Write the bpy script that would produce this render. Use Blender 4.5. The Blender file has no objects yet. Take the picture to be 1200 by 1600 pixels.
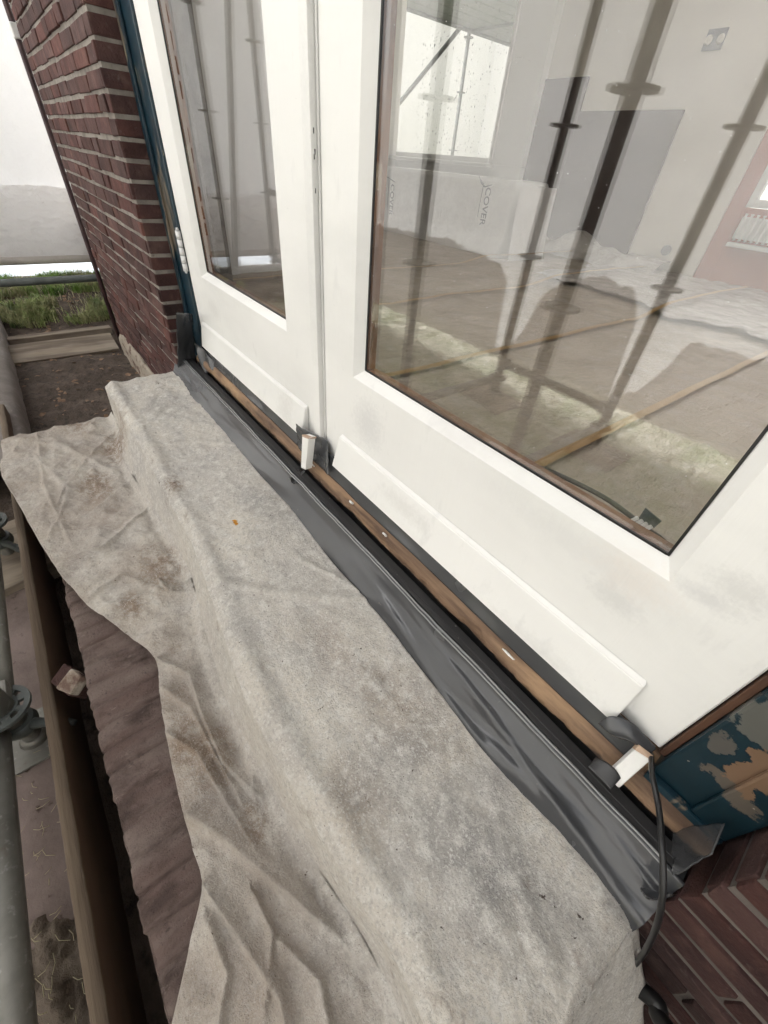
import bpy, bmesh, math, random
from mathutils import Vector, Matrix, noise
random.seed(7)
SC = bpy.context.scene
COL = SC.collection
# ---------------------------------------------------------------- camera (origin of the scene is the eye's foot on the door plane)
S = 0.46                      # the eye stands 0.46 m in front of the door plane y = 0
F = 631.74
ROWS = [[0.6057798625604409, 0.7920954650189758, 0.07493685616988142],
        [0.5540482790480693, -0.35237110625132967, -0.7542314684253678],
        [-0.571017742806759, 0.49841687147967445, -0.6523184495507448]]
CAM = Vector((0, -S, 0))
r0, r1, r2 = (Vector(r) for r in ROWS)
cd = bpy.data.cameras.new('camera')
cam = bpy.data.objects.new('camera', cd)
COL.objects.link(cam)
m = Matrix.Identity(4)
for i in range(3):
    m[i][0] = r0[i]; m[i][1] = -r1[i]; m[i][2] = -r2[i]; m[i][3] = CAM[i]
cam.matrix_world = m
cd.sensor_fit = 'HORIZONTAL'; cd.sensor_width = 36; cd.lens = 36 * F / 1200
cd.clip_start = 0.02; cd.clip_end = 2000
SC.camera = cam

# ---------------------------------------------------------------- sky, sun, exposure
w = bpy.data.worlds.new('World'); SC.world = w; w.use_nodes = True
nt = w.node_tree; nt.nodes.clear()
sky = nt.nodes.new('ShaderNodeTexSky'); sky.sky_type = 'NISHITA'; sky.sun_disc = False
SUN_EL, SUN_AZ = math.radians(36), math.radians(212)     # azimuth measured clockwise from +y
sky.sun_elevation = SUN_EL; sky.sun_rotation = SUN_AZ
sky.air_density = 1.0; sky.dust_density = 6.0; sky.ozone_density = 1.0
hsv = nt.nodes.new('ShaderNodeHueSaturation'); hsv.inputs['Saturation'].default_value = 0.18   # overcast
bg = nt.nodes.new('ShaderNodeBackground'); bg.inputs['Strength'].default_value = 0.15
out = nt.nodes.new('ShaderNodeOutputWorld')
nt.links.new(sky.outputs[0], hsv.inputs['Color']); nt.links.new(hsv.outputs[0], bg.inputs['Color']); nt.links.new(bg.outputs[0], out.inputs[0])
sd = bpy.data.lights.new('sun', 'SUN'); sd.energy = 1.5; sd.angle = math.radians(25); sd.color = (1, 0.975, 0.94)
sun = bpy.data.objects.new('sun', sd); COL.objects.link(sun)
dirv = Vector((math.sin(SUN_AZ) * math.cos(SUN_EL), math.cos(SUN_AZ) * math.cos(SUN_EL), math.sin(SUN_EL)))
sun.rotation_euler = dirv.to_track_quat('Z', 'Y').to_euler(); sun.location = dirv * 20
SC.view_settings.view_transform = 'Standard'; SC.view_settings.look = 'None'
SC.view_settings.exposure = 1.48; SC.view_settings.gamma = 1.0
SC.cycles.max_bounces = 10; SC.cycles.transparent_max_bounces = 16; SC.cycles.transmission_bounces = 8

# ---------------------------------------------------------------- helpers
def ray(px, py):
    v = Vector(((px - 600) / F, (py - 800) / F, 1))
    return Vector((r0[0]*v[0]+r1[0]*v[1]+r2[0]*v[2], r0[1]*v[0]+r1[1]*v[1]+r2[1]*v[2], r0[2]*v[0]+r1[2]*v[1]+r2[2]*v[2]))
def at(px, py, ax, val):
    """point of the photograph's pixel on the plane axis = val"""
    d = ray(px, py); t = (val - CAM[ax]) / d[ax]
    return CAM + d * t

def link(nd, a, b): nd.links.new(a, b)
def mat(name, base, layers=(), rough=0.6, bump=None, metallic=0.0, spec=0.5, roughvar=None, coord='Object', trans=None, fuzz=None):
    """procedural material: base colour, then layers of (colour, scale, lo, hi, detail, stretch)"""
    M = bpy.data.materials.new(name); M.use_nodes = True
    n = M.node_tree; p = n.nodes['Principled BSDF']
    tc = n.nodes.new('ShaderNodeTexCoord'); src = tc.outputs[coord]
    col = n.nodes.new('ShaderNodeRGB'); col.outputs[0].default_value = (*base, 1); cur = col.outputs[0]
    for L in layers:
        if L[0] == 'spot':      # ('spot', colour, (centre), (radii), noise scale, strength): a worn patch with a ragged outline
            _, c, cen, rad, sc, stg = L
            mp = n.nodes.new('ShaderNodeMapping'); mp.vector_type = 'POINT'
            mp.inputs['Scale'].default_value = tuple(1/q for q in rad); mp.inputs['Location'].default_value = tuple(-a/q for a, q in zip(cen, rad)); link(n, src, mp.inputs[0])
            ln = n.nodes.new('ShaderNodeVectorMath'); ln.operation = 'LENGTH'; link(n, mp.outputs[0], ln.inputs[0])
            t = n.nodes.new('ShaderNodeTexNoise'); t.inputs['Scale'].default_value = sc; t.inputs['Detail'].default_value = 8; t.inputs['Roughness'].default_value = .68; link(n, src, t.inputs['Vector'])
            ad = n.nodes.new('ShaderNodeMath'); ad.operation = 'MULTIPLY_ADD'; ad.inputs[1].default_value = 2.4; link(n, t.outputs['Fac'], ad.inputs[0]); link(n, ln.outputs['Value'], ad.inputs[2])
            r = n.nodes.new('ShaderNodeMapRange'); r.inputs['From Min'].default_value = 2.02 if stg == 1 else 2.5; r.inputs['From Max'].default_value = 1.96 if stg == 1 else 1.5; r.inputs['To Max'].default_value = stg; link(n, ad.outputs[0], r.inputs['Value'])
            mx = n.nodes.new('ShaderNodeMix'); mx.data_type = 'RGBA'; link(n, r.outputs[0], mx.inputs['Factor']); link(n, cur, mx.inputs[6]); mx.inputs[7].default_value = (*c, 1); cur = mx.outputs[2]
            continue
        c, sc, lo, hi, det, st = L[:6]
        mp = n.nodes.new('ShaderNodeMapping'); mp.inputs['Scale'].default_value = st
        mp.inputs['Location'].default_value = (hash(str(L)) % 7 * 0 + sc * 0.13, sc * 0.07, 0.3)
        link(n, src, mp.inputs[0])
        t = n.nodes.new('ShaderNodeTexNoise'); t.inputs['Scale'].default_value = sc; t.inputs['Detail'].default_value = det
        t.inputs['Roughness'].default_value = 0.6
        link(n, mp.outputs[0], t.inputs['Vector'])
        r = n.nodes.new('ShaderNodeMapRange'); r.inputs['From Min'].default_value = lo; r.inputs['From Max'].default_value = hi
        link(n, t.outputs['Fac'], r.inputs['Value'])
        mx = n.nodes.new('ShaderNodeMix'); mx.data_type = 'RGBA'
        if len(L) > 6:
            mu = n.nodes.new('ShaderNodeMath'); mu.operation = 'MULTIPLY'; mu.inputs[1].default_value = L[6]
            link(n, r.outputs[0], mu.inputs[0]); link(n, mu.outputs[0], mx.inputs['Factor'])
        else: link(n, r.outputs[0], mx.inputs['Factor'])
        link(n, cur, mx.inputs[6]); mx.inputs[7].default_value = (*c, 1); cur = mx.outputs[2]
    link(n, cur, p.inputs['Base Color'])
    p.inputs['Roughness'].default_value = rough; p.inputs['Metallic'].default_value = metallic
    p.inputs['Specular IOR Level'].default_value = spec
    if roughvar:
        t = n.nodes.new('ShaderNodeTexNoise'); t.inputs['Scale'].default_value = roughvar[0]; t.inputs['Detail'].default_value = 4
        link(n, src, t.inputs['Vector'])
        r = n.nodes.new('ShaderNodeMapRange'); r.inputs['From Min'].default_value = 0.3; r.inputs['From Max'].default_value = 0.7
        r.inputs['To Min'].default_value = roughvar[1]; r.inputs['To Max'].default_value = roughvar[2]
        link(n, t.outputs['Fac'], r.inputs['Value']); link(n, r.outputs[0], p.inputs['Roughness'])
    if bump:
        prev = None
        for (sc, st, dist, stretch) in bump:
            mp = n.nodes.new('ShaderNodeMapping'); mp.inputs['Scale'].default_value = stretch; link(n, src, mp.inputs[0])
            t = n.nodes.new('ShaderNodeTexNoise'); t.inputs['Scale'].default_value = sc; t.inputs['Detail'].default_value = 6
            t.inputs['Roughness'].default_value = 0.65
            link(n, mp.outputs[0], t.inputs['Vector'])
            b = n.nodes.new('ShaderNodeBump'); b.inputs['Strength'].default_value = st; b.inputs['Distance'].default_value = dist
            link(n, t.outputs['Fac'], b.inputs['Height'])
            if prev: link(n, prev, b.inputs['Normal'])
            prev = b.outputs[0]
        link(n, prev, p.inputs['Normal'])
        bumpout = prev
    if trans:   # thin translucent sheet: (colour, share)
        tb = n.nodes.new('ShaderNodeBsdfTranslucent'); tb.inputs[0].default_value = (*trans[0], 1)
        ms = n.nodes.new('ShaderNodeMixShader'); ms.inputs[0].default_value = trans[1]
        link(n, p.outputs[0], ms.inputs[1]); link(n, tb.outputs[0], ms.inputs[2])
        if bump: link(n, bumpout, tb.inputs['Normal'])
        link(n, ms.outputs[0], n.nodes['Material Output'].inputs[0])
    return M
ONE = (1, 1, 1)

def glass(name, f0, tint=(0.955, 0.955, 0.95), wet=False):
    M = bpy.data.materials.new(name); M.use_nodes = True; n = M.node_tree; n.nodes.clear()
    o = n.nodes.new('ShaderNodeOutputMaterial'); ms = n.nodes.new('ShaderNodeMixShader')
    tr = n.nodes.new('ShaderNodeBsdfTransparent'); tr.inputs[0].default_value = (*tint, 1)
    gl = n.nodes.new('ShaderNodeBsdfGlossy'); gl.inputs['Roughness'].default_value = 0.0
    ge = n.nodes.new('ShaderNodeNewGeometry')
    dt = n.nodes.new('ShaderNodeVectorMath'); dt.operation = 'DOT_PRODUCT'
    link(n, ge.outputs['Incoming'], dt.inputs[0]); link(n, ge.outputs['Normal'], dt.inputs[1])
    ab = n.nodes.new('ShaderNodeMath'); ab.operation = 'ABSOLUTE'; link(n, dt.outputs['Value'], ab.inputs[0])
    su = n.nodes.new('ShaderNodeMath'); su.operation = 'SUBTRACT'; su.inputs[0].default_value = 1; su.use_clamp = True; link(n, ab.outputs[0], su.inputs[1])
    pw = n.nodes.new('ShaderNodeMath'); pw.operation = 'POWER'; pw.inputs[1].default_value = 5; link(n, su.outputs[0], pw.inputs[0])
    ma = n.nodes.new('ShaderNodeMath'); ma.operation = 'MULTIPLY_ADD'; ma.inputs[1].default_value = 1 - f0; ma.inputs[2].default_value = f0
    link(n, pw.outputs[0], ma.inputs[0]); link(n, ma.outputs[0], ms.inputs[0])
    link(n, tr.outputs[0], ms.inputs[1]); link(n, gl.outputs[0], ms.inputs[2]); link(n, ms.outputs[0], o.inputs[0])
    if wet:
        tc = n.nodes.new('ShaderNodeTexCoord')
        t = n.nodes.new('ShaderNodeTexNoise'); t.inputs['Scale'].default_value = 1.3; t.inputs['Detail'].default_value = 1
        link(n, tc.outputs['Object'], t.inputs['Vector'])
        b = n.nodes.new('ShaderNodeBump'); b.inputs['Strength'].default_value = 0.05; b.inputs['Distance'].default_value = 0.02
        link(n, t.outputs['Fac'], b.inputs['Height']); link(n, b.outputs[0], gl.inputs['Normal'])
    return M

class MB:
    def __init__(s): s.b = bmesh.new(); s.uv = None
    def box(s, x0, x1, y0, y1, z0, z1, bev=0, rot=None, jit=0):
        c = Vector(((x0+x1)/2, (y0+y1)/2, (z0+z1)/2))
        r = bmesh.ops.create_cube(s.b, size=1)
        vs = r['verts']
        for v in vs:
            v.co = Vector((v.co.x*(x1-x0), v.co.y*(y1-y0), v.co.z*(z1-z0)))
            if jit: v.co += Vector((random.uniform(-jit, jit), random.uniform(-jit, jit), random.uniform(-jit, jit)))
        if bev:
            es = list({e for v in vs for e in v.link_edges})
            rr = bmesh.ops.bevel(s.b, geom=es, offset=bev, segments=2 if bev > 0.0015 else 1, affect='EDGES', profile=0.6)
            vs = list({v for f in rr['faces'] for v in f.verts} | {v for v in vs if v.is_valid})
            seen = set(vs); st = list(vs)
            while st:
                v = st.pop()
                for e in v.link_edges:
                    q = e.other_vert(v)
                    if q not in seen: seen.add(q); st.append(q)
            vs = list(seen)
        R = rot if rot is not None else Matrix.Identity(3)
        for v in vs: v.co = R @ v.co + c
        return s
    def hexa(s, pts):     # 8 points: bottom ring 4, top ring 4
        vs = [s.b.verts.new(p) for p in pts]
        for f in ((3,2,1,0),(4,5,6,7),(0,1,5,4),(1,2,6,5),(2,3,7,6),(3,0,4,7)): s.b.faces.new([vs[i] for i in f])
        return s
    def tube(s, pts, rad, seg=14, cap=True):
        pts = [Vector(p) for p in pts]; rings = []
        up = Vector((0, 0, 1))
        for i, p in enumerate(pts):
            t = (pts[min(i+1, len(pts)-1)] - pts[max(i-1, 0)]).normalized()
            a = t.cross(up if abs(t.z) < .95 else Vector((1, 0, 0))).normalized(); bb = t.cross(a)
            rr = rad[i] if isinstance(rad, (list, tuple)) else rad
            rings.append([s.b.verts.new(p + (a*math.cos(k*2*math.pi/seg) + bb*math.sin(k*2*math.pi/seg))*rr) for k in range(seg)])
        for A, B in zip(rings, rings[1:]):
            for k in range(seg):
                f = s.b.faces.new([A[k], A[(k+1) % seg], B[(k+1) % seg], B[k]]); f.smooth = True
        if cap:
            s.b.faces.new(rings[0][::-1]); s.b.faces.new(rings[-1])
        return s
    def prism(s, poly, axis, a, b):   # polygon of 2D points extruded along axis from a to b
        def mk(u, v, t):
            return {0: (t, u, v), 1: (u, t, v), 2: (u, v, t)}[axis]
        A = [s.b.verts.new(mk(u, v, a)) for u, v in poly]; B = [s.b.verts.new(mk(u, v, b)) for u, v in poly]
        s.b.faces.new(A); s.b.faces.new(B[::-1])
        for i in range(len(poly)):
            j = (i+1) % len(poly); s.b.faces.new([A[i], B[i], B[j], A[j]])
        return s
    def grid(s, fn, nu, nv, smooth=True):
        V = [[s.b.verts.new(fn(i/nu, j/nv)) for j in range(nv+1)] for i in range(nu+1)]
        for i in range(nu):
            for j in range(nv):
                f = s.b.faces.new([V[i][j], V[i+1][j], V[i+1][j+1], V[i][j+1]]); f.smooth = smooth
        return s
    def build(s, name, material, parent=None, recalc=True, smooth=None):
        if recalc: bmesh.ops.recalc_face_normals(s.b, faces=s.b.faces)
        me = bpy.data.meshes.new(name); s.b.to_mesh(me); s.b.free()
        if smooth:
            for p in me.polygons: p.use_smooth = True
        o = bpy.data.objects.new(name, me); COL.objects.link(o)
        mm = material if isinstance(material, (list, tuple)) else [material]
        for x in mm: me.materials.append(x)
        if parent is not None:
            o.parent = parent
            pl = parent.location.copy(); q = parent.parent
            while q is not None: pl += q.location; q = q.parent
            o.location = -pl
        return o
def tag(o, label, cat, group=None, kind=None):
    if label: o['label'] = label
    if cat: o['category'] = cat
    if group: o['group'] = group
    if kind: o['kind'] = kind
    return o
def thing(name, label, cat, loc=(0, 0, 0), group=None):
    o = bpy.data.objects.new(name, None); COL.objects.link(o); o.location = loc; o.empty_display_size = .1
    return tag(o, label, cat, group)
def solidify(o, t, off=-1):
    md = o.modifiers.new('thickness', 'SOLIDIFY'); md.thickness = t; md.offset = off
def interp(poly, x):
    if x <= poly[0][0]: return poly[0][1]
    for (a, ya), (b, yb) in zip(poly, poly[1:]):
        if x <= b: return ya + (yb-ya)*(x-a)/max(b-a, 1e-9)
    return poly[-1][1]
def smoothlist(L, n=9):
    L = sorted(L); x0, x1 = L[0][0], L[-1][0]; N = 160; out_ = []
    ys = [interp(L, x0 + (x1-x0)*i/N) for i in range(N+1)]
    for _ in range(n):
        ys = [ys[0]] + [(ys[i-1]+2*ys[i]+ys[i+1])/4 for i in range(1, N)] + [ys[-1]]
    return [(x0 + (x1-x0)*i/N, y) for i, y in enumerate(ys)]
def fbm(x, y, z=0.0, o=4): return noise.fractal(Vector((x, y, z)), 1.0, 2.0, o)
def sstep(a, b, x):
    t = min(1, max(0, (x-a)/(b-a))); return t*t*(3-2*t)

# ---------------------------------------------------------------- materials
M = {}
M['soil'] = mat('soil', (.075, .055, .042), [((.13, .10, .08), 9, .45, .7, 8, ONE), ((.03, .022, .018), 30, .5, .7, 6, ONE)], rough=.95, bump=[(25, .8, .02, ONE), (120, .6, .004, ONE)])
M['paving'] = mat('paving', (.55, .60, .64), [((.4, .45, .5), 6, .4, .7, 6, ONE)], rough=.7)
M['grass'] = mat('grass', (.17, .32, .05), [((.36, .35, .18), 3.0, .42, .6, 4, ONE), ((.05, .10, .02), 11, .5, .7, 4, ONE)], rough=.6)
M['drygrass'] = mat('dry_grass', (.46, .45, .33), [((.24, .29, .13), 4.0, .45, .62, 4, ONE), ((.62, .60, .50), 15, .5, .7, 4, ONE)], rough=.7)
M['straw'] = mat('straw', (.42, .38, .25), rough=.8)
M['mortar'] = mat('mortar', (.28, .255, .225), [((.16, .14, .125), 14, .42, .65, 8, ONE), ((.10, .07, .06), 30, .6, .72, 6, ONE, .7)], rough=.95, bump=[(160, .7, .003, ONE)])
M['mortar_dark'] = mat('mortar_in_shade', (.13, .11, .098), [((.06, .05, .045), 14, .4, .7, 6, ONE)], rough=.95, bump=[(160, .7, .003, ONE)])  # darker mortar copy: the right wall's shade is put into its colour
def brickmat(name, k=1.0):
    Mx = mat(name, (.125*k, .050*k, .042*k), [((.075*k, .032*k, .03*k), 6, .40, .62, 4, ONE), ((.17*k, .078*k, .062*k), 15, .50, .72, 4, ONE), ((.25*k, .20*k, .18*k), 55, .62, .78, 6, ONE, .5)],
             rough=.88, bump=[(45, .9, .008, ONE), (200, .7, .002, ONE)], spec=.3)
    n = Mx.node_tree; p = n.nodes['Principled BSDF']; src = p.inputs['Base Color'].links[0].from_socket
    ge = n.nodes.new('ShaderNodeNewGeometry'); hv = n.nodes.new('ShaderNodeHueSaturation')
    for (o_, a, c) in (('Value', .66, 1.2), ('Saturation', .75, 1.0)):
        r = n.nodes.new('ShaderNodeMapRange'); r.inputs['To Min'].default_value = a; r.inputs['To Max'].default_value = c
        if o_ == 'Saturation':
            q = n.nodes.new('ShaderNodeMath'); q.operation = 'FRACT'; q2 = n.nodes.new('ShaderNodeMath'); q2.operation = 'MULTIPLY'; q2.inputs[1].default_value = 7.3
            link(n, ge.outputs['Random Per Island'], q2.inputs[0]); link(n, q2.outputs[0], q.inputs[0]); link(n, q.outputs[0], r.inputs['Value'])
        else: link(n, ge.outputs['Random Per Island'], r.inputs['Value'])
        link(n, r.outputs[0], hv.inputs[o_])
    link(n, src, hv.inputs['Color']); link(n, hv.outputs[0], p.inputs['Base Color'])
    return Mx
M['brick'] = brickmat('brick', .86)
M['brick_shade'] = brickmat('brick_shaded_reveal', .62)  # darker brick copy: the reveal's shade is put into its colour
M['brick_low'] = brickmat('brick_in_shade', .50)  # darker brick copy: shade near the ground is put into its colour
M['tread'] = mat('tread_brick', (.115, .075, .065), [((.17, .13, .115), 7, .42, .62, 8, (1.8, .4, 1)), ((.055, .035, .03), 12, .52, .68, 8, (1.5, .8, 1)), ((.24, .19, .165), 70, .62, .74, 7, (1.6, .6, 1), .7), ((.035, .022, .02), 90, .62, .72, 6, ONE, .7)],
                 rough=.88, bump=[(14, .45, .010, (1.4, .6, 1)), (50, .8, .006, (1.3, .8, 1)), (180, .8, .003, ONE)])
M['render'] = mat('cement_render', (.38, .33, .27), [((.14, .09, .07), 10, .52, .62, 6, (1, 1, 2))], rough=.95, bump=[(40, .8, .01, ONE)])
M['white'] = mat('white_paint', (.78, .78, .76), [((.70, .70, .685), 2.4, .45, .70, 6, (1, 1, 2.2)), ((.82, .815, .80), 1.3, .45, .7, 2, ONE), ((.60, .60, .595), 20, .60, .76, 8, (1, 1, .35), .6), ((.45, .45, .45), 55, .70, .78, 6, (1, 1, 4), .5),
    ('spot', (.60,.60,.60), tuple(at(575, 665, 1, 0)), (0.05, .05, 0.05), 112.0, 0.60),
    ('spot', (.63,.62,.60), tuple(at(455, 640, 1, 0)), (0.05, .05, 0.06), 96.0, 0.56),
    ('spot', (.60,.60,.59), tuple(at(960, 935, 1, 0)), (0.035, .05, 0.02), 96.0, 0.56),
    ('spot', (.74,.68,.63), tuple(at(985, 900, 1, 0)), (0.05, .05, 0.03), 64.0, 0.48),
    ('spot', (.58,.58,.58), tuple(at(1105, 935, 1, 0)), (0.03, .05, 0.012), 128.0, 0.56),
    ('spot', (.62,.61,.60), tuple(at(335, 485, 1, 0)), (0.05, .05, 0.03), 96.0, 0.48),
    ('spot', (.66,.65,.64), tuple(at(720, 690, 1, 0)), (0.1, .05, 0.012), 80.0, 0.48),
    ('spot', (.55,.55,.54), tuple(at(1160, 925, 1, 0)), (0.03, .05, 0.02), 144.0, 0.48),
    ('spot', (.64,.63,.62), tuple(at(860, 1010, 1, 0)), (0.1, .05, 0.02), 96.0, 0.48),
    ('spot', (.64,.63,.61), tuple(at(640, 790, 1, 0)), (0.08, .05, 0.02), 112.0, 0.48),
    ('spot', (.62,.62,.61), tuple(at(493, 300, 1, 0)), (0.02, .05, 0.25), 80.0, 0.40),
    ('spot', (.66,.66,.65), tuple(at(900, 850, 1, 0)), (0.12, .05, 0.02), 96.0, 0.40)],
                 rough=.45, bump=[(55, .3, .003, (1, 1, .08)), (9, .10, .005, ONE), (160, .1, .001, ONE)], roughvar=(5, .35, .6))
M['blue'] = mat('dark_blue_paint', (.005, .022, .036), [((.008, .034, .05), 8, .4, .7, 4, ONE), ((.17, .14, .105), 9, .56, .60, 6, (3.0, 3.0, .5)), ((.42, .36, .24), 30, .66, .69, 5, (2.5, 2.5, .3))],
                rough=.35, bump=[(12, .3, .004, (1, 1, .3))])
M['bluewood'] = mat('scraped_blue_paint', (.0025, .017, .026), [((.004, .023, .034), 9, .4, .7, 5, ONE), ('spot', (.085, .08, .072), tuple(at(1130, 1165, 1, -.012)), (.014, .03, .03), 40, 1), ('spot', (.10, .085, .07), tuple(at(1150, 1235, 1, -.012)), (.038, .03, .022), 34, 1),
    ('spot', (.17, .105, .065), tuple(at(1190, 1205, 1, -.012)), (.022, .03, .05), 42, 1), ('spot', (.10, .10, .09), tuple(at(1190, 1125, 1, -.012)), (.03, .03, .05), 44, 1),
    ((.30, .27, .22), 60, .73, .75, 4, ONE)],
                rough=.38, bump=[(40, .3, .002, (1, 1, .2))])
M['oak'] = mat('bare_oak', (.23, .145, .088), [((.10, .058, .036), 26, .42, .62, 6, (.12, 1.6, 1.6)), ((.42, .27, .15), 12, .52, .7, 5, (.25, 1, 1)), ((.05, .045, .045), 9, .62, .68, 5, (.6, 1, 1))],
               rough=.7, bump=[(60, .9, .004, (.1, 1.5, 1.5)), (12, .6, .006, (.6, 1, 1))])
M['darkoak'] = mat('dark_oak_edge', (.085, .038, .02), [((.03, .014, .01), 14, .4, .65, 6, (1, 1, .4)), ((.16, .085, .045), 30, .6, .7, 5, (1, 1, .2))], rough=.6)
M['bead'] = mat('varnished_bead', (.27, .125, .055), [((.13, .055, .03), 20, .4, .65, 5, (.3, 1, .3))], rough=.45, bump=[(40, .3, .002, (1, 1, .2))])
M['film'] = mat('grey_film', (.048, .050, .054), [((.060, .062, .067), 4, .4, .7, 3, ONE), ((.2, .19, .17), 80, .70, .76, 4, ONE, .4)], rough=.2, bump=[(9, .12, .006, ONE)], roughvar=(6, .15, .28), spec=.7)
M['blackrub'] = mat('black_profile', (.036, .036, .038), [((.055, .055, .055), 12, .45, .7, 6, (.3, 1, 1)), ((.3, .28, .25), 90, .70, .74, 3, ONE, .6)], rough=.42)
M['cloth'] = mat('felt_cloth', (.64, .60, .54), [((.54, .51, .475), 3.0, .4, .62, 6, ONE, .9), ((.45, .43, .415), 7, .46, .66, 9, (1, 1.6, 1), .8),
    ('spot', (.21, .145, .10), tuple(at(250, 890, 2, -.885)), (0.1, 0.05, .3), 26, .85),
    ('spot', (.21, .145, .10), tuple(at(185, 700, 2, -.885)), (0.12, 0.06, .3), 26, .85),
    ('spot', (.21, .145, .10), tuple(at(120, 660, 2, -.885)), (0.1, 0.05, .3), 26, .85),
    ('spot', (.21, .145, .10), tuple(at(205, 950, 2, -.885)), (0.05, 0.03, .3), 26, .85),
    ('spot', (.21, .145, .10), tuple(at(400, 1285, 2, -.885)), (0.035, 0.02, .3), 26, .85),
    ('spot', (.21, .145, .10), tuple(at(330, 1180, 2, -.885)), (0.06, 0.04, .3), 26, .85),
    ('spot', (.21, .145, .10), tuple(at(150, 760, 2, -.885)), (0.09, 0.05, .3), 26, .85),
    ('spot', (.21, .145, .10), tuple(at(290, 1160, 2, -.885)), (0.05, 0.03, .3), 26, .85),
    ('spot', (.21, .145, .10), tuple(at(290, 820, 2, -.885)), (0.05, 0.03, .3), 26, .85),
    ('spot', (.33,.265,.205), tuple(at(640, 1120, 2, -.735)), (0.1, 0.06, .3), 20, 0.5),
    ('spot', (.36,.30,.25), tuple(at(520, 1010, 2, -.735)), (0.1, 0.05, .3), 20, 0.45),
    ('spot', (.27,.265,.265), tuple(at(700, 1300, 2, -.735)), (0.12, 0.06, .3), 20, 0.6),
    ('spot', (.30,.29,.285), tuple(at(420, 800, 2, -.735)), (0.12, 0.05, .3), 20, 0.6),
    ('spot', (.34,.27,.20), tuple(at(560, 1250, 2, -.735)), (0.06, 0.05, .3), 20, 0.5),
    ('spot', (.28,.275,.27), tuple(at(800, 1380, 2, -.735)), (0.08, 0.06, .3), 20, 0.55),
    ('spot', (.29,.28,.275), tuple(at(620, 1180, 2, -.735)), (0.05, 0.1, .3), 20, 0.5),
    ('spot', (.31,.30,.29), tuple(at(250, 640, 2, -.735)), (0.15, 0.05, .3), 20, 0.5),
    ((.70, .68, .64), 50, .48, .66, 9, ONE, .8), ((.36, .345, .33), 150, .50, .66, 6, ONE, .55), ((.76, .75, .72), 240, .54, .68, 4, ONE, .7),
    ((.22, .16, .12), 22, .62, .76, 9, (1, 1.5, 1), .6), ((.06, .04, .03), 95, .70, .73, 3, ONE, .9)],
    rough=1.0, bump=[(330, .8, .005, ONE), (110, .6, .004, ONE), (24, .35, .006, (1.6, .7, 1))], spec=.05)
def lower_stain(Mx):
    n = Mx.node_tree; p = n.nodes['Principled BSDF']; src = p.inputs['Base Color'].links[0].from_socket
    tc = n.nodes.new('ShaderNodeTexCoord'); sp = n.nodes.new('ShaderNodeSeparateXYZ'); link(n, tc.outputs['Object'], sp.inputs[0])
    r = n.nodes.new('ShaderNodeMapRange'); r.inputs['From Min'].default_value = -.37; r.inputs['From Max'].default_value = -.50; link(n, sp.outputs['Y'], r.inputs['Value'])
    t = n.nodes.new('ShaderNodeTexNoise'); t.inputs['Scale'].default_value = 4.5; t.inputs['Detail'].default_value = 9; t.inputs['Roughness'].default_value = .7; link(n, tc.outputs['Object'], t.inputs['Vector'])
    q = n.nodes.new('ShaderNodeMapRange'); q.inputs['From Min'].default_value = .38; q.inputs['From Max'].default_value = .66; q.inputs['To Min'].default_value = .25; link(n, t.outputs['Fac'], q.inputs['Value'])
    mu = n.nodes.new('ShaderNodeMath'); mu.operation = 'MULTIPLY'; link(n, r.outputs[0], mu.inputs[0]); link(n, q.outputs[0], mu.inputs[1])
    m2 = n.nodes.new('ShaderNodeMath'); m2.operation = 'MULTIPLY'; m2.inputs[1].default_value = .62; link(n, mu.outputs[0], m2.inputs[0])
    mx = n.nodes.new('ShaderNodeMix'); mx.data_type = 'RGBA'; link(n, m2.outputs[0], mx.inputs['Factor']); link(n, src, mx.inputs[6]); mx.inputs[7].default_value = (.30, .225, .17, 1)
    link(n, mx.outputs[2], p.inputs['Base Color'])
lower_stain(M['cloth'])
M['cable'] = mat('black_cable', (.012, .012, .013), rough=.35)
M['galv'] = mat('galvanised_steel', (.24, .235, .215), [((.15, .145, .13), 14, .4, .7, 7, ONE), ((.14, .075, .045), 18, .64, .75, 6, ONE, .6), ((.42, .42, .40), 50, .6, .75, 5, ONE)], rough=.5, metallic=.55, bump=[(60, .25, .002, ONE)])
M['galvd'] = mat('dirty_galvanised_steel', (.10, .112, .108), [((.055, .062, .06), 10, .4, .7, 7, ONE), ((.20, .20, .19), 40, .60, .72, 7, ONE, .7), ((.13, .07, .045), 24, .66, .76, 6, ONE, .7)], rough=.6, metallic=.25, bump=[(60, .25, .002, ONE)])
M['sheet'] = mat('white_sheeting', (.80, .79, .79), [((.72, .71, .71), 2, .4, .7, 5, ONE)], rough=.35, bump=[(2.2, .5, .05, ONE), (9, .35, .012, (1, 1, .6))], trans=((.80, .79, .79), .46))
M['sheetend'] = mat('white_end_sheeting', (.80, .79, .79), [((.72, .71, .71), 2, .4, .7, 5, ONE)], rough=.35, bump=[(2.2, .5, .05, ONE), (9, .35, .012, (1, 1, .6))], trans=((.74, .735, .74), .30))
M['sheetlow2'] = mat('crumpled_end_sheeting', (.80, .78, .765), [((.62, .58, .56), 3, .5, .75, 8, ONE, .7)], rough=.3, bump=[(6, .9, .05, (1, .7, 1.3)), (20, .4, .010, ONE)], trans=((.88, .86, .85), .60))
M['sheetlow'] = mat('dusty_sheeting', (.60, .57, .54), [((.40, .36, .33), 2.5, .45, .75, 7, ONE), ((.5, .44, .42), 14, .5, .7, 5, ONE, .5)], rough=.45, bump=[(5, .8, .04, (1, 1, .7)), (22, .35, .008, ONE)], trans=((.72, .67, .64), .55))
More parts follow.
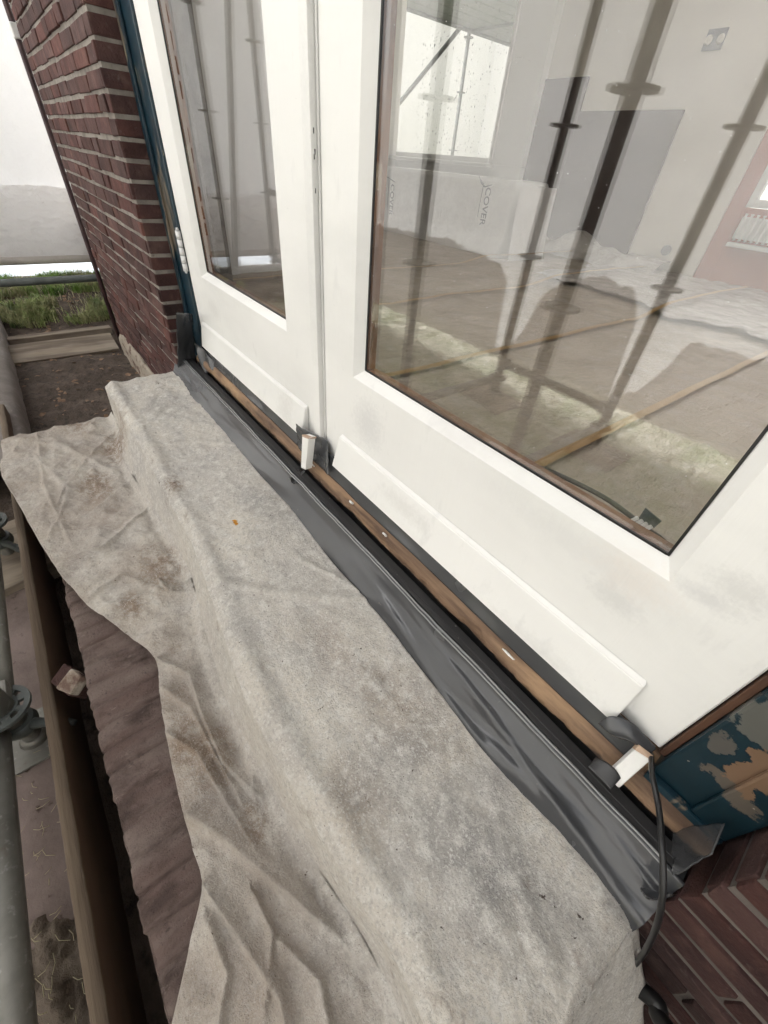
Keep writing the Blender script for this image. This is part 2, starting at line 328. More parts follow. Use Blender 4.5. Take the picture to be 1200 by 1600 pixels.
M['wood'] = mat('weathered_board', (.26, .215, .165), [((.14, .11, .085), 16, .42, .62, 6, (1.2, .12, 1)), ((.36, .31, .25), 8, .5, .7, 4, (1, .2, 1))], rough=.85, bump=[(50, .6, .004, (1.5, .1, 1))])
M['woodx'] = mat('weathered_board_long', (.11, .08, .054), [((.08, .055, .035), 30, .42, .62, 6, (.06, 1.2, 1.2)), ((.21, .165, .12), 12, .5, .7, 4, (.15, 1, 1))], rough=.85, bump=[(60, .7, .004, (.06, 1.5, 1.5))])
M['woodbrown'] = mat('brown_board', (.10, .062, .038), [((.055, .034, .02), 8, .4, .7, 6, (.2, 1, 1))], rough=.6, bump=[(30, .3, .003, (.1, 1, 1))])  # browner board tone, set on the plank's inner face
M['lightwood'] = mat('light_wood', (.5, .36, .26), [((.36, .24, .17), 30, .4, .7, 5, (1, 1, .15))], rough=.7)
M['concrete'] = mat('concrete', (.26, .235, .215), [((.16, .14, .13), 5, .4, .7, 8, ONE), ((.34, .32, .30), 30, .55, .75, 6, ONE)], rough=.9, bump=[(50, .5, .004, ONE)])
M['pinkpave'] = mat('reddish_paver', (.23, .18, .165), [((.12, .09, .078), 8, .4, .7, 8, ONE), ((.06, .04, .03), 26, .62, .7, 6, ONE)], rough=.9, bump=[(50, .5, .004, ONE)])
M['plaster'] = mat('cream_plaster', (.66, .62, .55), [((.60, .56, .50), 2, .4, .7, 4, ONE)], rough=.8)
M['wallwhite'] = mat('white_plaster', (.82, .815, .80), rough=.8)
M['pink'] = mat('salmon_wall', (.42, .15, .11), [((.36, .12, .09), 2, .4, .7, 4, ONE)], rough=.75)
M['slate'] = mat('dark_board', (.035, .016, .016), [((.045, .022, .022), 4, .4, .7, 4, ONE)], rough=.6)
M['floorcover'] = mat('floor_cover', (.42, .36, .29), [((.33, .28, .22), 3, .4, .7, 7, ONE), ((.42, .37, .32), 9, .5, .7, 6, ONE)], rough=.25, bump=[(5, .9, .05, (1, .6, 1)), (17, .6, .016, (1.3, .7, 1)), (45, .3, .005, ONE)])
M['clear'] = mat('cover_film', (.62, .61, .59), [((.52, .51, .50), 5, .4, .7, 5, ONE)], rough=.3, bump=[(4, .5, .03, ONE)])
M['tape'] = mat('yellow_brown_tape', (.34, .205, .07), [((.30, .17, .05), 12, .4, .7, 4, ONE)], rough=.4)
M['ink'] = mat('dark_grey_ink', (.06, .06, .07), rough=.6)
M['plastic'] = mat('grey_plastic', (.13, .13, .15), rough=.4)
M['radiator'] = mat('white_enamel', (.75, .75, .74), rough=.35)
M['navy'] = mat('navy_tag', (.012, .02, .045), rough=.35)
M['leaf'] = mat('orange_leaf', (.55, .26, .03), rough=.7)
M['deadleaf'] = mat('dead_leaf', (.17, .10, .06), [((.3, .2, .13), 30, .4, .7, 4, ONE)], rough=.8)
M['glass'] = glass('door_glass', .145)
M['glassin'] = glass('window_glass', .03, (.98, .98, .98))
M['hinge'] = mat('painted_hinge', (.72, .72, .72), rough=.4)
M['pipe'] = mat('dark_red_pipe', (.045, .022, .026), [((.09, .05, .045), 20, .5, .7, 4, ONE)], rough=.5)

# ================================================================ SETTING
GZ = -1.16
def ground_fn(u, v):
    x = -6 + 9*u; y = -2.6 + 3.2*v
    fade = sstep(0, .03, u)*sstep(1, .97, u)*sstep(0, .03, v)*sstep(1, .97, v)
    h = .018*fbm(x*3, y*3) + .012*fbm(x*11, y*11, 3)
    h += .07*sstep(-3.95, -4.3, x)*sstep(-5.6, -5.1, x)
    return (x, y, GZ + .03*fade + h*fade)
g = MB().grid(ground_fn, 240, 110)
g = g.build('soil', M['soil']); tag(g, None, None, kind='structure')
def flat(name, x0, x1, y0, y1, z, m_, t=.02):
    o = MB().box(x0, x1, y0, y1, z-t, z).build(name, m_); tag(o, None, None, kind='structure'); return o
b = MB(); b.box(-400, 400, -400, 400, GZ-.3, GZ-.02)
tag(b.build('ground', M['drygrass']), None, None, kind='structure')
flat('paving', -9.5, -5.42, -6, 2.5, GZ+.01, M['paving'], .05)

b = MB(); b.grid(lambda u, v: (-4.1 + 5.1*u, -2.5 + 1.58*v, GZ + .058 + .012*fbm(u*30, v*9) - .05*(1-sstep(0, .04, v)*sstep(1, .96, v)*sstep(0, .02, u))), 200, 60)
tag(b.build('lawn', M['drygrass']), None, None, kind='structure')
# grass: dense tuft blades
def blades(name, n, region, hmin, hmax, m_, lab=None, seed=1, dens=None):
    rnd = random.Random(seed); b = MB(); c = 0
    while c < n:
        x, y = region(rnd)
        if dens and rnd.random() > dens(x, y): continue
        c += 1
        u = (x+6)/9; v = (y+2.6)/3.2
        z = ground_fn(u, v)[2] - .01 if name != 'dry_grass' else GZ + .05
        h = rnd.uniform(hmin, hmax); a = rnd.uniform(0, 6.28); wd = rnd.uniform(.002, .0045)
        l = rnd.uniform(.2, .9)*h; dx, dy = math.cos(a), math.sin(a)
        p = Vector((x, y, z)); s_ = Vector((-dy, dx, 0))*wd
        p1 = p + Vector((dx*l*.35, dy*l*.35, h*.65)); p2 = p + Vector((dx*l, dy*l, h*(1-.35*l/h)))
        v0, v1, v2, v3, v4 = (b.b.verts.new(q) for q in (p-s_, p+s_, p1+s_*.7, p1-s_*.7, p2))
        b.b.faces.new((v0, v1, v2, v3)); b.b.faces.new((v3, v2, v4))
    o = b.build(name, m_, recalc=False); tag(o, lab, None, kind='stuff'); return o
blades('grass', 12000, lambda r: (r.uniform(-5.3, -4.03), r.uniform(-1.2, .25)), .04, .12, M['grass'], seed=2, dens=lambda x, y: sstep(-.05, .25, fbm(x*3, y*3, 5)+.12 - .35*sstep(-.45, -.15, y)*sstep(-4.8, -4.3, x)) * (1 if x < -4.12 else .6))
blades('straw', 2600, lambda r: (r.uniform(-5.3, -4.1), r.uniform(-1.2, .25)), .02, .09, M['straw'], seed=9, dens=lambda x, y: .15 + sstep(-4.6, -5.0, x))
blades('dry_grass', 22000, lambda r: (r.uniform(-4.2, .6), r.uniform(-2.3, -.95)), .01, .035, M['drygrass'], seed=3)
# leaf litter / crumbs on the soil
b = MB(); rnd = random.Random(5)
for i in range(420):
    x = rnd.uniform(-4.9, -1.2); y = rnd.uniform(-.72, .0)
    z = ground_fn((x+6)/9, (y+2.6)/3.2)[2] + .004
    s_ = rnd.uniform(.004, .022); a = rnd.uniform(0, 6.28)
    R = Matrix.Rotation(a, 3, 'Z') @ Matrix.Rotation(rnd.uniform(-.7, .7), 3, 'X')
    q = [Vector((x, y, z)) + R @ Vector(p)*s_ for p in ((-1, -.4, 0), (0, -.55, .2), (1, 0, 0), (0, .5, .25), (-1, .3, .05))]
    b.b.faces.new([b.b.verts.new(p) for p in q])
tag(b.build('leaf_litter', M['deadleaf'], recalc=False), None, None, kind='stuff')

# ================================================================ BRICK WALLS
CRS = .051; MH = .0125
def brick_wall(b, mb, x0, x1, z0, z1, yf, depth=.1, face=-1, axis=0, ragged0=False, ragged1=False, wild=0.0, seed=0):
    """bricks laid course by course in b, the mortar bed in mb; axis 0: along x facing -y, axis 1: along y facing +-x"""
    rnd = random.Random(seed); k0 = math.ceil((z0-.096)/CRS) - 1; k1 = int((z1-.096)/CRS) + 1
    for k in range(k0, k1):
        zc = .096 + CRS*k; za = max(zc + MH/2, z0); zb = min(zc + CRS - MH/2, z1)
        if zb - za < .012: continue
        x = x0 - ((.10 if k % 2 else .0) + (.05 if k % 4 == 2 else 0)); j = 0
        while x < x1:
            L = (.205 if (k % 2 == 0) else (.098 if j % 2 else .205)) + rnd.uniform(-.004, .004)
            a = max(x + .0025, x0); e = min(x + L - .0025, x1)
            if ragged0 and a == x0: a += rnd.uniform(-.008, .006)
            if ragged1 and e == x1: e += rnd.uniform(-.006, .002)
            if e - a > .015:
                pr = rnd.uniform(-.003, .003); za_, zb_ = za, zb; za += rnd.uniform(-.0022, .002); zb += rnd.uniform(-.002, .0022)
                if axis == 0: b.box(a, e, yf+pr, yf+depth, za, zb, .0032, jit=.0018+wild)
                else:
                    ya, yb = a, e
                    if face > 0: b.box(yf-depth, yf+pr, ya, yb, za, zb, .0022, jit=.0012)
                    else: b.box(yf+pr, yf+depth, ya, yb, za, zb, .0022, jit=.0012)
                za, zb = za_, zb_
            x += L + .004; j += 1
YF = -.088
PX = -1.812        # the left pier's corner
t = thing('brick_wall', 'red brick pier with pale mortar left of the blue door frame', 'wall', (-2.5, 0, GZ))
b = MB(); brick_wall(b, None, -3.3, PX-.001, -1.02, 2.1, YF, .105, ragged0=True, seed=1)
b.build('brickwork', M['brick'], t)
# the return of the corner: header faces of the reveal
b = MB(); rnd = random.Random(3)
for k in range(-24, 40):
    zc = .096 + CRS*k
    b.box(PX-.1, PX + rnd.uniform(-.001, .0015), YF+.006, .06, zc+MH/2+.0006, zc+CRS-MH/2-.0006, .002, jit=.001)
b.build('reveal', M['brick_shade'], t)
b = MB(); b.box(-3.292, PX-.0045, YF+.0065, .2, -1.16, 2.1)
rnd = random.Random(4)
for k in range(-24, 40):
    zc = .096 + CRS*k
    b.box(-3.30-rnd.uniform(.003, .012), -3.285, YF+.004, YF+.05, zc-MH/2, zc+MH/2, 0, jit=.002)
b.build('mortar', M['mortar'], t)
b = MB()
def rend(u, v):
    x = -3.28 + u*(1.36); top = -.985 + .05*fbm(x*5, 1)+.03*u
    z = GZ - .03 + v*(top-GZ+.03)
    return (x, YF - .018 - .008*fbm(x*7, z*7) + .012*sstep(.85, 1, v), z)
b.grid(rend, 90, 16)
o = b.build('render_skirt', M['render'], t); solidify(o, .02, 1)
# side wall of the house behind the pier
b = MB(); b.box(-3.28, -3.02, .2, 1.3, -1.16, 2.1); b.box(-6.4, -3.28, 1.3, 1.45, -1.16, 2.1)
tag(b.build('house_side_wall', M['wallwhite']), 'white plastered side wall of the house behind the brick pier', 'wall')

RX = .2
t = thing('brick_wall', 'red brick wall with shade in its colour and wide mortar joints at the lower right under the blue frame', 'wall', (.8, 0, GZ))
b = MB(); brick_wall(b, None, RX+.001, 1.9, -1.12, 2.1, YF, .105, seed=11, wild=.0012)
brick_wall(b, None, -.2, RX, -1.12, -.735, YF+.012, .09, seed=12, wild=.0012)
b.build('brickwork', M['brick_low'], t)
b = MB(); rnd = random.Random(9)
for k in range(-14, 40):
    zc = .096 + CRS*k
    b.box(RX - rnd.uniform(-.001, .0015), RX+.1, YF+.006, .03, zc+MH/2+.0006, zc+CRS-MH/2-.0006, .002, jit=.001)
b.build('reveal', M['brick_low'], t)
b = MB(); b.box(RX+.0045, 1.9, YF+.0045, .2, -1.16, 2.1); b.box(-.25, RX+.004, YF+.0165, .12, -1.16, -.745)
b.build('mortar', M['mortar_dark'], t)
b = MB(); b.box(-1.83, RX, YF+.02, .12, 1.62, 2.1)
tag(b.build('door_lintel', M['mortar']), 'plain lintel closing the wall above the white doors', 'lintel')

# ================================================================ DOOR FRAME (dark blue)
t = thing('door_frame', 'dark blue scraped door frame around the white doors', 'door frame', (-.8, 0, -.7))
b = MB(); b.box(PX+.004, -1.684, -.006, .07, -.68, 1.6, .004); b.box(PX+.003, -1.775, -.016, -.0065, -.66, 1.6, .003)
o = b.build('post', M['blue'], t)
b = MB(); b.box(.102, RX-.003, -.012, .07, -.618, 1.6, .004); b.box(.155, RX-.0035, -.02, -.0125, -.605, 1.6, .003)
o = b.build('post', M['bluewood'], t); o['label'] = 'scraped blue post with bare wood and filler patches'
b = MB(); b.box(.0935, .1015, -.003, .03, -.58, 1.6, .001); b.build('bare_wood_edge', M['darkoak'], t)
b = MB(); b.box(-1.684, .1035, -.006, .07, 1.556, 1.615, .003); b.build('head', M['blue'], t)
# sill strip: worn, splintered bare oak nosing
def sillcs(u, v):
    x = -1.70 + 1.885*u
    n1 = fbm(x*4, 2)*.004 + fbm(x*17, 7)*.0022; n2 = fbm(x*6, 9)*.004 + max(0, fbm(x*21, 4))*.004
    cs = [(.03, -.605), (-.004, -.609), (-.016, -.612+n1*.5), (-.026, -.619+n1), (-.034+n2*.4, -.630+n1), (-.037+n2, -.641), (-.034+n2*1.2, -.650), (-.022, -.655), (.03, -.655)]
    i = int(round(v*8)); y, z = cs[i]
    s1 = .012*fbm(x*34, i*.6, 3) if i in (3, 4, 5) else 0
    return (x, y + s1*.35, z + s1*.3)
b = MB(); b.grid(sillcs, 420, 8)
o = b.build('sill', M['oak'], t)
b = MB(); b.box(-1.80, .2, -.012, .1, -.73, -.6562)
b.build('sill_base', M['blackrub'], t)
b = MB(); b.box(.100, RX-.004, -.0235, -.0125, -.66, -.606, .002); b.build('sill_end', M['blue'], t)
rnd = random.Random(31)
b = MB()
for (px, py, l) in ((492, 725, 40), (553, 783, 11), (606, 835, 11), (790, 1033, 20)):
    p = at(px, py, 1, -.024); x = p.x
    for k in range(3):
        xx = x + rnd.uniform(-.5, .5)*l*.0009
        yy, zz = -.029, -.6225
        b.box(xx-l*.00028, xx+l*.00028, yy-.006, yy+.006, zz-.0015, zz+.0015, 0, rot=Matrix.Rotation(-.75, 3, 'X') @ Matrix.Rotation(rnd.uniform(-.2, .2), 3, 'Z'), jit=.001)
b.build('paint_flakes', M['white'], t)

# ================================================================ DOORS
ZB, ZT, DT = -.577, 1.55, .042
def leaf(label, x0, x1, gx0, gx1, gz0, gz1, grp, hinge=None, meet=None):
    t = thing('door', label, 'door', ((x0+x1)/2, 0, ZB), grp)
    b = MB()
    # outer arris ring (front), bevelled in to the glass ring at depth .018
    o_, d1 = .013, .018
    ring0 = [(x0, ZB), (x1, ZB), (x1, ZT), (x0, ZT)]
    ring1 = [(gx0-o_, gz0-o_), (gx1+o_, gz0-o_), (gx1+o_, gz1+o_), (gx0-o_, gz1+o_)]
    ring2 = [(gx0, gz0), (gx1, gz0), (gx1, gz1), (gx0, gz1)]
    def put(r, y): return [b.b.verts.new((p[0], y, p[1])) for p in r]
    A = put(ring0, .002); A0 = put([(x0+.002, ZB+.002), (x1-.002, ZB+.002), (x1-.002, ZT), (x0+.002, ZT)], 0); B1 = put([(p[0]-(.004 if i in (0, 3) else -.004), p[1]-(.004 if i < 2 else -.004)) for i, p in enumerate(ring1)], 0)
    B2 = put(ring1, .004); B = put(ring2, d1); Bb = put([(p[0], p[1]) for p in ring2], .0195); Cb = put(ring0, .0195)
    for P, Q in ((A, A0), (A0, B1), (B1, B2), (B2, B), (B, Bb), (Bb, Cb), (Cb, A)):
        for i in range(4):
            j = (i+1) % 4; b.b.faces.new((P[i], P[j], Q[j], Q[i]))
    b.build('door_panel', M['white'], t)
    b = MB()          # inner half: bare varnished beads
    for (a, c, e, f) in ((x0, gx0+.0004, ZB, ZT), (gx1-.0004, x1, ZB, ZT), (gx0+.0004, gx1-.0004, ZB, gz0+.0004), (gx0+.0004, gx1-.0004, gz1-.0004, ZT)):
        b.box(a, c, .0197, DT, e, f)
    b.build('inner_bead', M['bead'], t)
    # glazing seal, a thin dark line
    b = MB()
    for (a, c, e, f) in ((gx0-.0005, gx0+.0025, gz0, gz1), (gx1-.0025, gx1+.0005, gz0, gz1), (gx0+.0025, gx1-.0025, gz0-.0005, gz0+.0025)):
        b.box(a, c, .0165, .0195, e, f)
    b.build('glazing_seal', M['cable'], t)
    b = MB(); b.box(gx0+.0008, gx1-.0008, .0200, .032, gz0+.0008, gz1-.0008)
    b.build('glass_pane', M['glass'], t)
    return t
doorL = leaf('narrow looking white glazed door on the left with a painted hinge', -1.6775, -.7815, -1.5385, -.969, -.313, 1.42, None)
doorR = leaf('large white glazed door on the right with sanded filler patches', -.7755, .0915, -.6473, -.0392, -.3195, 1.42, None)
def drip(t, xa, xb, xa2, xb2):
    # weather board: top back edge, sloping face, underside
    b = MB(); zt, zb = -.490, -.5755
    P = [(xa2, -.0005, zb), (xb2, -.0005, zb), (xb2, -.0235, zb), (xa2, -.0235, zb), (xa, -.0005, zt+.004), (xb, -.0005, zt+.004), (xb, -.009, zt-.003), (xa, -.009, zt-.003)]
    b.hexa([Vector(p) for p in P])
    bmesh.ops.bevel(b.b, geom=list(b.b.edges), offset=.0018, segments=2, affect='EDGES')
    b.build('drip_board', M['white'], t)
pa, pb = at(477, 633, 1, -.009), at(470, 668, 1, -.0235)
drip(doorL, -1.635, pa.x, -1.635, pb.x)
pc, pd, pe, pf = at(530, 677, 1, -.009), at(1014, 1066, 1, -.009), at(518, 717, 1, -.0235), at(965, 1120, 1, -.0235)
drip(doorR, pc.x, pd.x, pe.x, pf.x)
b = MB(); b.box(-.8125, -.784, -.013, -.0003, ZB+.001, ZT, .002)
b.build('meeting_strip', M['white'], doorL)
# hinge on the left door edge
hz0, hz1 = at(282, 362, 1, -.01).z, at(293, 425, 1, -.01).z
b = MB(); n = 5; hx = -1.682
for k in range(n):
    za = hz1 + (hz0-hz1)*k/n; zb_ = hz1 + (hz0-hz1)*(k+.93)/n
    b.tube([(hx, -.010, za), (hx, -.010, zb_)], .0082, 12)
b.tube([(hx, -.010, hz0), (hx, -.010, hz0+.007)], [.0055, .003], 10); b.tube([(hx, -.010, hz1-.007), (hx, -.010, hz1)], [.003, .0055], 10)
b.build('hinge', M['hinge'], doorL)
# screw holes in the meeting strip
b = MB()
for (px, py) in ((490, 204), (492, 237), (491, 245), (493, 298)):
    p = at(px, py, 1, -.0135); b.box(p.x-.0015, p.x+.0015, -.0137, -.0131, p.z-.0035, p.z+.0035, 0, jit=.0003)
b.build('screw_hole', M['cable'], doorL)
# ================================================================ MEMBRANE / PROFILE UNDER THE DOORS
t = thing('waterproof_membrane', 'glossy dark grey plastic membrane folded along the door sill', 'membrane', (-.8, -.08, -.7))
def mem_cs(x):
    wr = fbm(x*6, 3)*.006 + fbm(x*19, 8)*.002
    near = sstep(-.9, .1, x)
    return wr, near
def mem(u, v):
    x = -1.83 + 2.03*u
    wr, near = mem_cs(x)
    edge = .004*fbm(x*3, 20)
    pts = [(-.030, -.712), (-.036, -.676), (-.050, -.673), (-.0625, -.6715), (-.0665, -.6640), (-.0710, -.6648), (-.0745, -.673)]
    base = [(-.085, -.689), (-.100, -.707), (-.116, -.727), (-.132, -.748), (-.15, -.77)]
    k = v*11; i = int(min(10, math.floor(k))); f = k - i
    P = pts + base
    y = P[i][0]*(1-f) + P[i+1][0]*f; z = P[i][1]*(1-f) + P[i+1][1]*f
    ridge = math.exp(-((k-4.5)/1.2)**2)
    y += ridge*.0035*fbm(x*5, 1) ; z += ridge*.003*fbm(x*8, 2)
    if k > 6:
        a = (k-6)/5
        wave = fbm(x*2.8 + a*1.1, a*1.5, 4, 2)*.015 + .0012*math.sin(a*12 + x*4.0 + 3*fbm(x*1.7, 5)) + .009*(.2+near)*max(0, .22-abs(fbm(x*2.4 - a*1.8, a*1.3, 9, 1)))*3
        env = math.sin(min(1, a*1.15)*3.14)**.7
        z += wave*env*(.35+1.0*near); y -= wave*.5*env
        y -= .008*near*math.sin(min(1, a)*3.14)
    return (x, y + edge*.4*min(1, k/5), z)
b = MB(); b.grid(mem, 460, 44)
o = b.build('flap', M['film'], t)
b = MB()
b.box(-1.79, .19, -.0615, -.0340, -.690, -.6662, .001)
b.box(-1.79, .19, -.0523, -.0505, -.6661, -.6647, .0004)
b.build('profile_strip', M['blackrub'], t)
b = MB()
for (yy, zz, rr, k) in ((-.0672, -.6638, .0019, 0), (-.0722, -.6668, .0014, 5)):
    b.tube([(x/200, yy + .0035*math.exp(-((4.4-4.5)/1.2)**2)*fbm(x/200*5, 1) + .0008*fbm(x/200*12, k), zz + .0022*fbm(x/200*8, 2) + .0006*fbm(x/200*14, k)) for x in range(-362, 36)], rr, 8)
M['ridge_glint'] = mat('film_edge_glint', (.24, .245, .25), rough=.15, spec=.8)  # pale colour paints the bright highlight lines along the membrane ridge
b.build('ridge_glint', M['ridge_glint'], t)
# right-hand end: crumpled corner over the brick and the upstand flap on the wall
def endflap(u, v):
    # the membrane's cut end hangs in a soft crumple in front of the brick face
    a = Vector(mem(.955 + .045*u, 1-.75*u)) ; a.x = .135 + .075*u
    top = Vector((.140 + .070*u, -.112 + .040*u, -.722 + .042*u))
    bot = at(965 + 75*u, 1440 - 55*u + 22*math.sin(u*8), 1, -.112 + .012*u)
    p = top.lerp(bot, v)
    return p + Vector((0, -.012*math.sin(u*10+1)*sstep(0, .6, v) - .006*math.sin(v*3.1), 0))
b = MB(); b.grid(endflap, 40, 40)
b.build('end_fold', M['film'], t)
c0, c1, c2, c3 = at(1052, 1292, 1, -.02), at(1132, 1290, 1, -.05), at(1112, 1338, 1, -.094), at(1052, 1368, 1, -.098)
def upst(u, v):
    a = c0.lerp(c1, u); d = c3.lerp(c2, u); p = a.lerp(d, v)
    return p + Vector((0, -.006*fbm(u*3, v*3) - .003*math.sin(u*5), 0))
b = MB(); b.grid(upst, 24, 24)
o = b.build('corner_flap', M['film'], t); solidify(o, .001)
# left-hand upstand taped on the brick reveal
c0, c1, c2, c3 = at(275, 488, 1, -.09), at(300, 490, 1, -.02), at(306, 568, 1, -.022), at(278, 574, 1, -.093)
def upsl(u, v):
    p = c0.lerp(c1, u).lerp(c3.lerp(c2, u), v)
    return p + Vector((.004*fbm(u*3, v*4, 2), -.004*fbm(u*4, v*4), 0))
b = MB(); b.grid(upsl, 16, 30)
o = b.build('reveal_flap', M['film'], t); solidify(o, .001)
# the grey film tucked under the doors, with loose folds
t = thing('protective_film', 'grey film tucked under the white drip boards above the wooden sill', 'plastic film', (-.8, -.01, -.6))
def tuck(u, v):
    x = -1.665 + 1.75*u
    bulge = fbm(x*3.1, 6)*.006 + fbm(x*8, 3)*.003
    z = -.566 - .048*v; y = -.006 - .013*v + bulge*math.sin(v*3.14)
    if -.86 < x < -.70: z += .006*(1-v); 
    return (x, y - .004, z + .004*fbm(x*4, 5)*v)
b = MB(); b.grid(tuck, 300, 12); o = b.build('strip', M['film'], t); solidify(o, .0008)
q = [at(465, 665, 1, -.035), at(500, 660, 1, -.012), at(519, 704, 1, -.016), at(516, 738, 1, -.036), at(480, 720, 1, -.036)]
b = MB()
def midf(u, v):
    p = at(462, 662, 1, -.032).lerp(at(512, 690, 1, -.010), u).lerp(at(468, 700, 1, -.030).lerp(at(514, 742, 1, -.034), u), v)
    return p + Vector((0, -.004*fbm(u*4, v*3, 1) - .004*math.sin(u*6+v), 0))
b.grid(midf, 26, 20); o = b.build('loose_fold', M['film'], t); solidify(o, .0008)
def rf(u, v):
    a = at(935, 1130, 1, -.036).lerp(at(965, 1108, 1, -.026), min(1, u*1.6)).lerp(at(1026, 1168, 1, -.006), sstep(.3, 1, u))
    d = at(948, 1142, 1, -.038).lerp(at(1016, 1176, 1, -.016), u)
    p = a.lerp(d, v); return p + Vector((0, -.009*math.sin(u*3.14)*math.sin(v*3.14) - .002*math.sin(u*8), 0))
b = MB(); b.grid(rf, 30, 14); o = b.build('loose_fold', M['film'], t); solidify(o, .0008)
def lf(u, v):
    a = at(303, 531, 1, -.03).lerp(at(345, 575, 1, -.012), u); d = at(310, 560, 1, -.045).lerp(at(350, 592, 1, -.02), u)
    if u < .45: d += Vector((0, 0, -.05*(1-abs(u-.22)/.22)*.9)) if u > .0 and u < .44 else Vector((0, 0, 0))
    p = a.lerp(d, v); return p + Vector((0, -.003*math.sin(u*14), 0))
b = MB(); b.grid(lf, 40, 10); o = b.build('loose_fold', M['film'], t); solidify(o, .0008)

# ================================================================ WEDGES, TAPE, CABLE
def slab(name, quad, thick, m_, lab=None, cat=None, bev=.0012, endm=None):
    """flat block whose visible face is the quad (4 world points), thickness away from the eye"""
    a, b_, c, d = quad; nrm = (b_-a).cross(d-a).normalized()
    if nrm.dot(CAM-a) < 0: nrm = -nrm
    bk = [p - nrm*thick for p in quad]
    mb = MB(); mb.hexa(bk + list(quad))
    bmesh.ops.bevel(mb.b, geom=list(mb.b.edges), offset=bev, segments=1, affect='EDGES')
    return mb
t = thing('wooden_wedge', 'upright white painted wood wedge jammed in front of the gap between the doors', 'wedge', tuple(at(474, 735, 1, -.05)))
mb = slab('w', [at(472, 680, 1, -.056), at(482, 684, 1, -.056), at(477, 734, 1, -.062), at(470, 731, 1, -.062)], .020, None)
mb.build('block', M['white'], t)
mb = slab('w', [at(472, 679, 1, -.0555), at(482, 683, 1, -.0555), at(481.7, 686, 1, -.0565), at(471.7, 682, 1, -.0565)], .0215, None, bev=.0003)
mb.build('cut_end', M['lightwood'], t)
t = thing('wooden_wedge', 'white painted wood wedge lying across the sill beside the black cable at the right', 'wedge', tuple(at(980, 1210, 1, -.05)))
A_, B_, C_, D_ = at(991, 1172, 1, -.034), at(1017, 1188, 1, -.030), at(967, 1232, 1, -.060), at(946, 1213, 1, -.062)
mb = slab('w', [A_, B_, C_, D_], .016, None); mb.build('block', M['white'], t)
E_, G_ = at(999, 1164, 1, -.026), at(1021, 1181, 1, -.022)
mb = slab('w', [E_, G_, B_.lerp(G_, .06), A_.lerp(E_, .06)], .012, None, bev=.0004); mb.build('cut_end', M['lightwood'], t)
def ribbon(fn, n1, n2): return MB().grid(fn, n1, n2)
tp = at(458, 752, 1, -.078)
def tapf(u, v): return Vector((tp.x - .014 + .026*u, tp.y - .006 + .014*v + .002*math.sin(u*7), tp.z + .003*math.sin(u*5+v*3) + .003*(1-v)))
o = ribbon(tapf, 12, 6).build('tape_scrap', M['blackrub']); solidify(o, .001); tag(o, 'small curled scrap of black tape on the membrane below the middle wedge', 'tape')
tp2 = at(470, 738, 1, -.066)
o = MB().grid(lambda u, v: Vector((tp2.x-.010+.022*u, tp2.y-.004+.012*v, tp2.z+.006*math.sin(u*6)*math.cos(v*3)+.004)), 12, 6).build('tape_scrap', M['cable']); solidify(o, .001)
tag(o, 'torn black tape bunched at the foot of the middle wedge', 'tape')
tp3 = at(935, 1205, 1, -.066)
o = MB().grid(lambda u, v: Vector((tp3.x-.012+.034*u, tp3.y+.012-.02*v, tp3.z+.014*math.sin(u*2.6)*(1-v)+.002)), 14, 8).build('tape_scrap', M['blackrub']); solidify(o, .001)
tag(o, 'folded black tape standing beside the right hand wedge', 'tape')
# black cable out of the door corner, hanging over the membrane end
pts = [at(1017, 1178, 1, -.012), at(1018, 1190, 1, -.034), at(1020, 1215, 1, -.062), at(1029, 1260, 1, -.085), at(1034, 1310, 1, -.118), at(1036, 1350, 1, -.135), at(1035, 1400, 1, -.150), at(1028, 1440, 1, -.155), at(1014, 1475, 1, -.145), at(998, 1500, 1, -.13), at(978, 1520, 1, -.115), at(940, 1545, 1, -.105)]
def smooth_path(p, n=8):
    o = []
    for i in range(len(p)-1):
        p0, p1, p2, p3 = p[max(i-1, 0)], p[i], p[i+1], p[min(i+2, len(p)-1)]
        for k in range(n):
            q = k/n
            o.append(.5*((2*p1) + (-p0+p2)*q + (2*p0-5*p1+4*p2-p3)*q*q + (-p0+3*p1-3*p2+p3)*q**3))
    o.append(p[-1]); return o
b = MB(); b.tube(smooth_path(pts), .0034, 12)
tag(b.build('cable', M['cable']), 'black cable hanging from the right door corner over the membrane end', 'cable')
# dark hose at the foot of the wall
b = MB(); b.tube(smooth_path([Vector((.10, -.16, -1.02)), at(1000, 1545, 1, -.12), at(1030, 1590, 1, -.13), at(1075, 1650, 1, -.15)]), .011, 12)
tag(b.build('hose', M['cable']), 'thick black hose at the foot of the brick wall in the bottom right corner', 'hose')

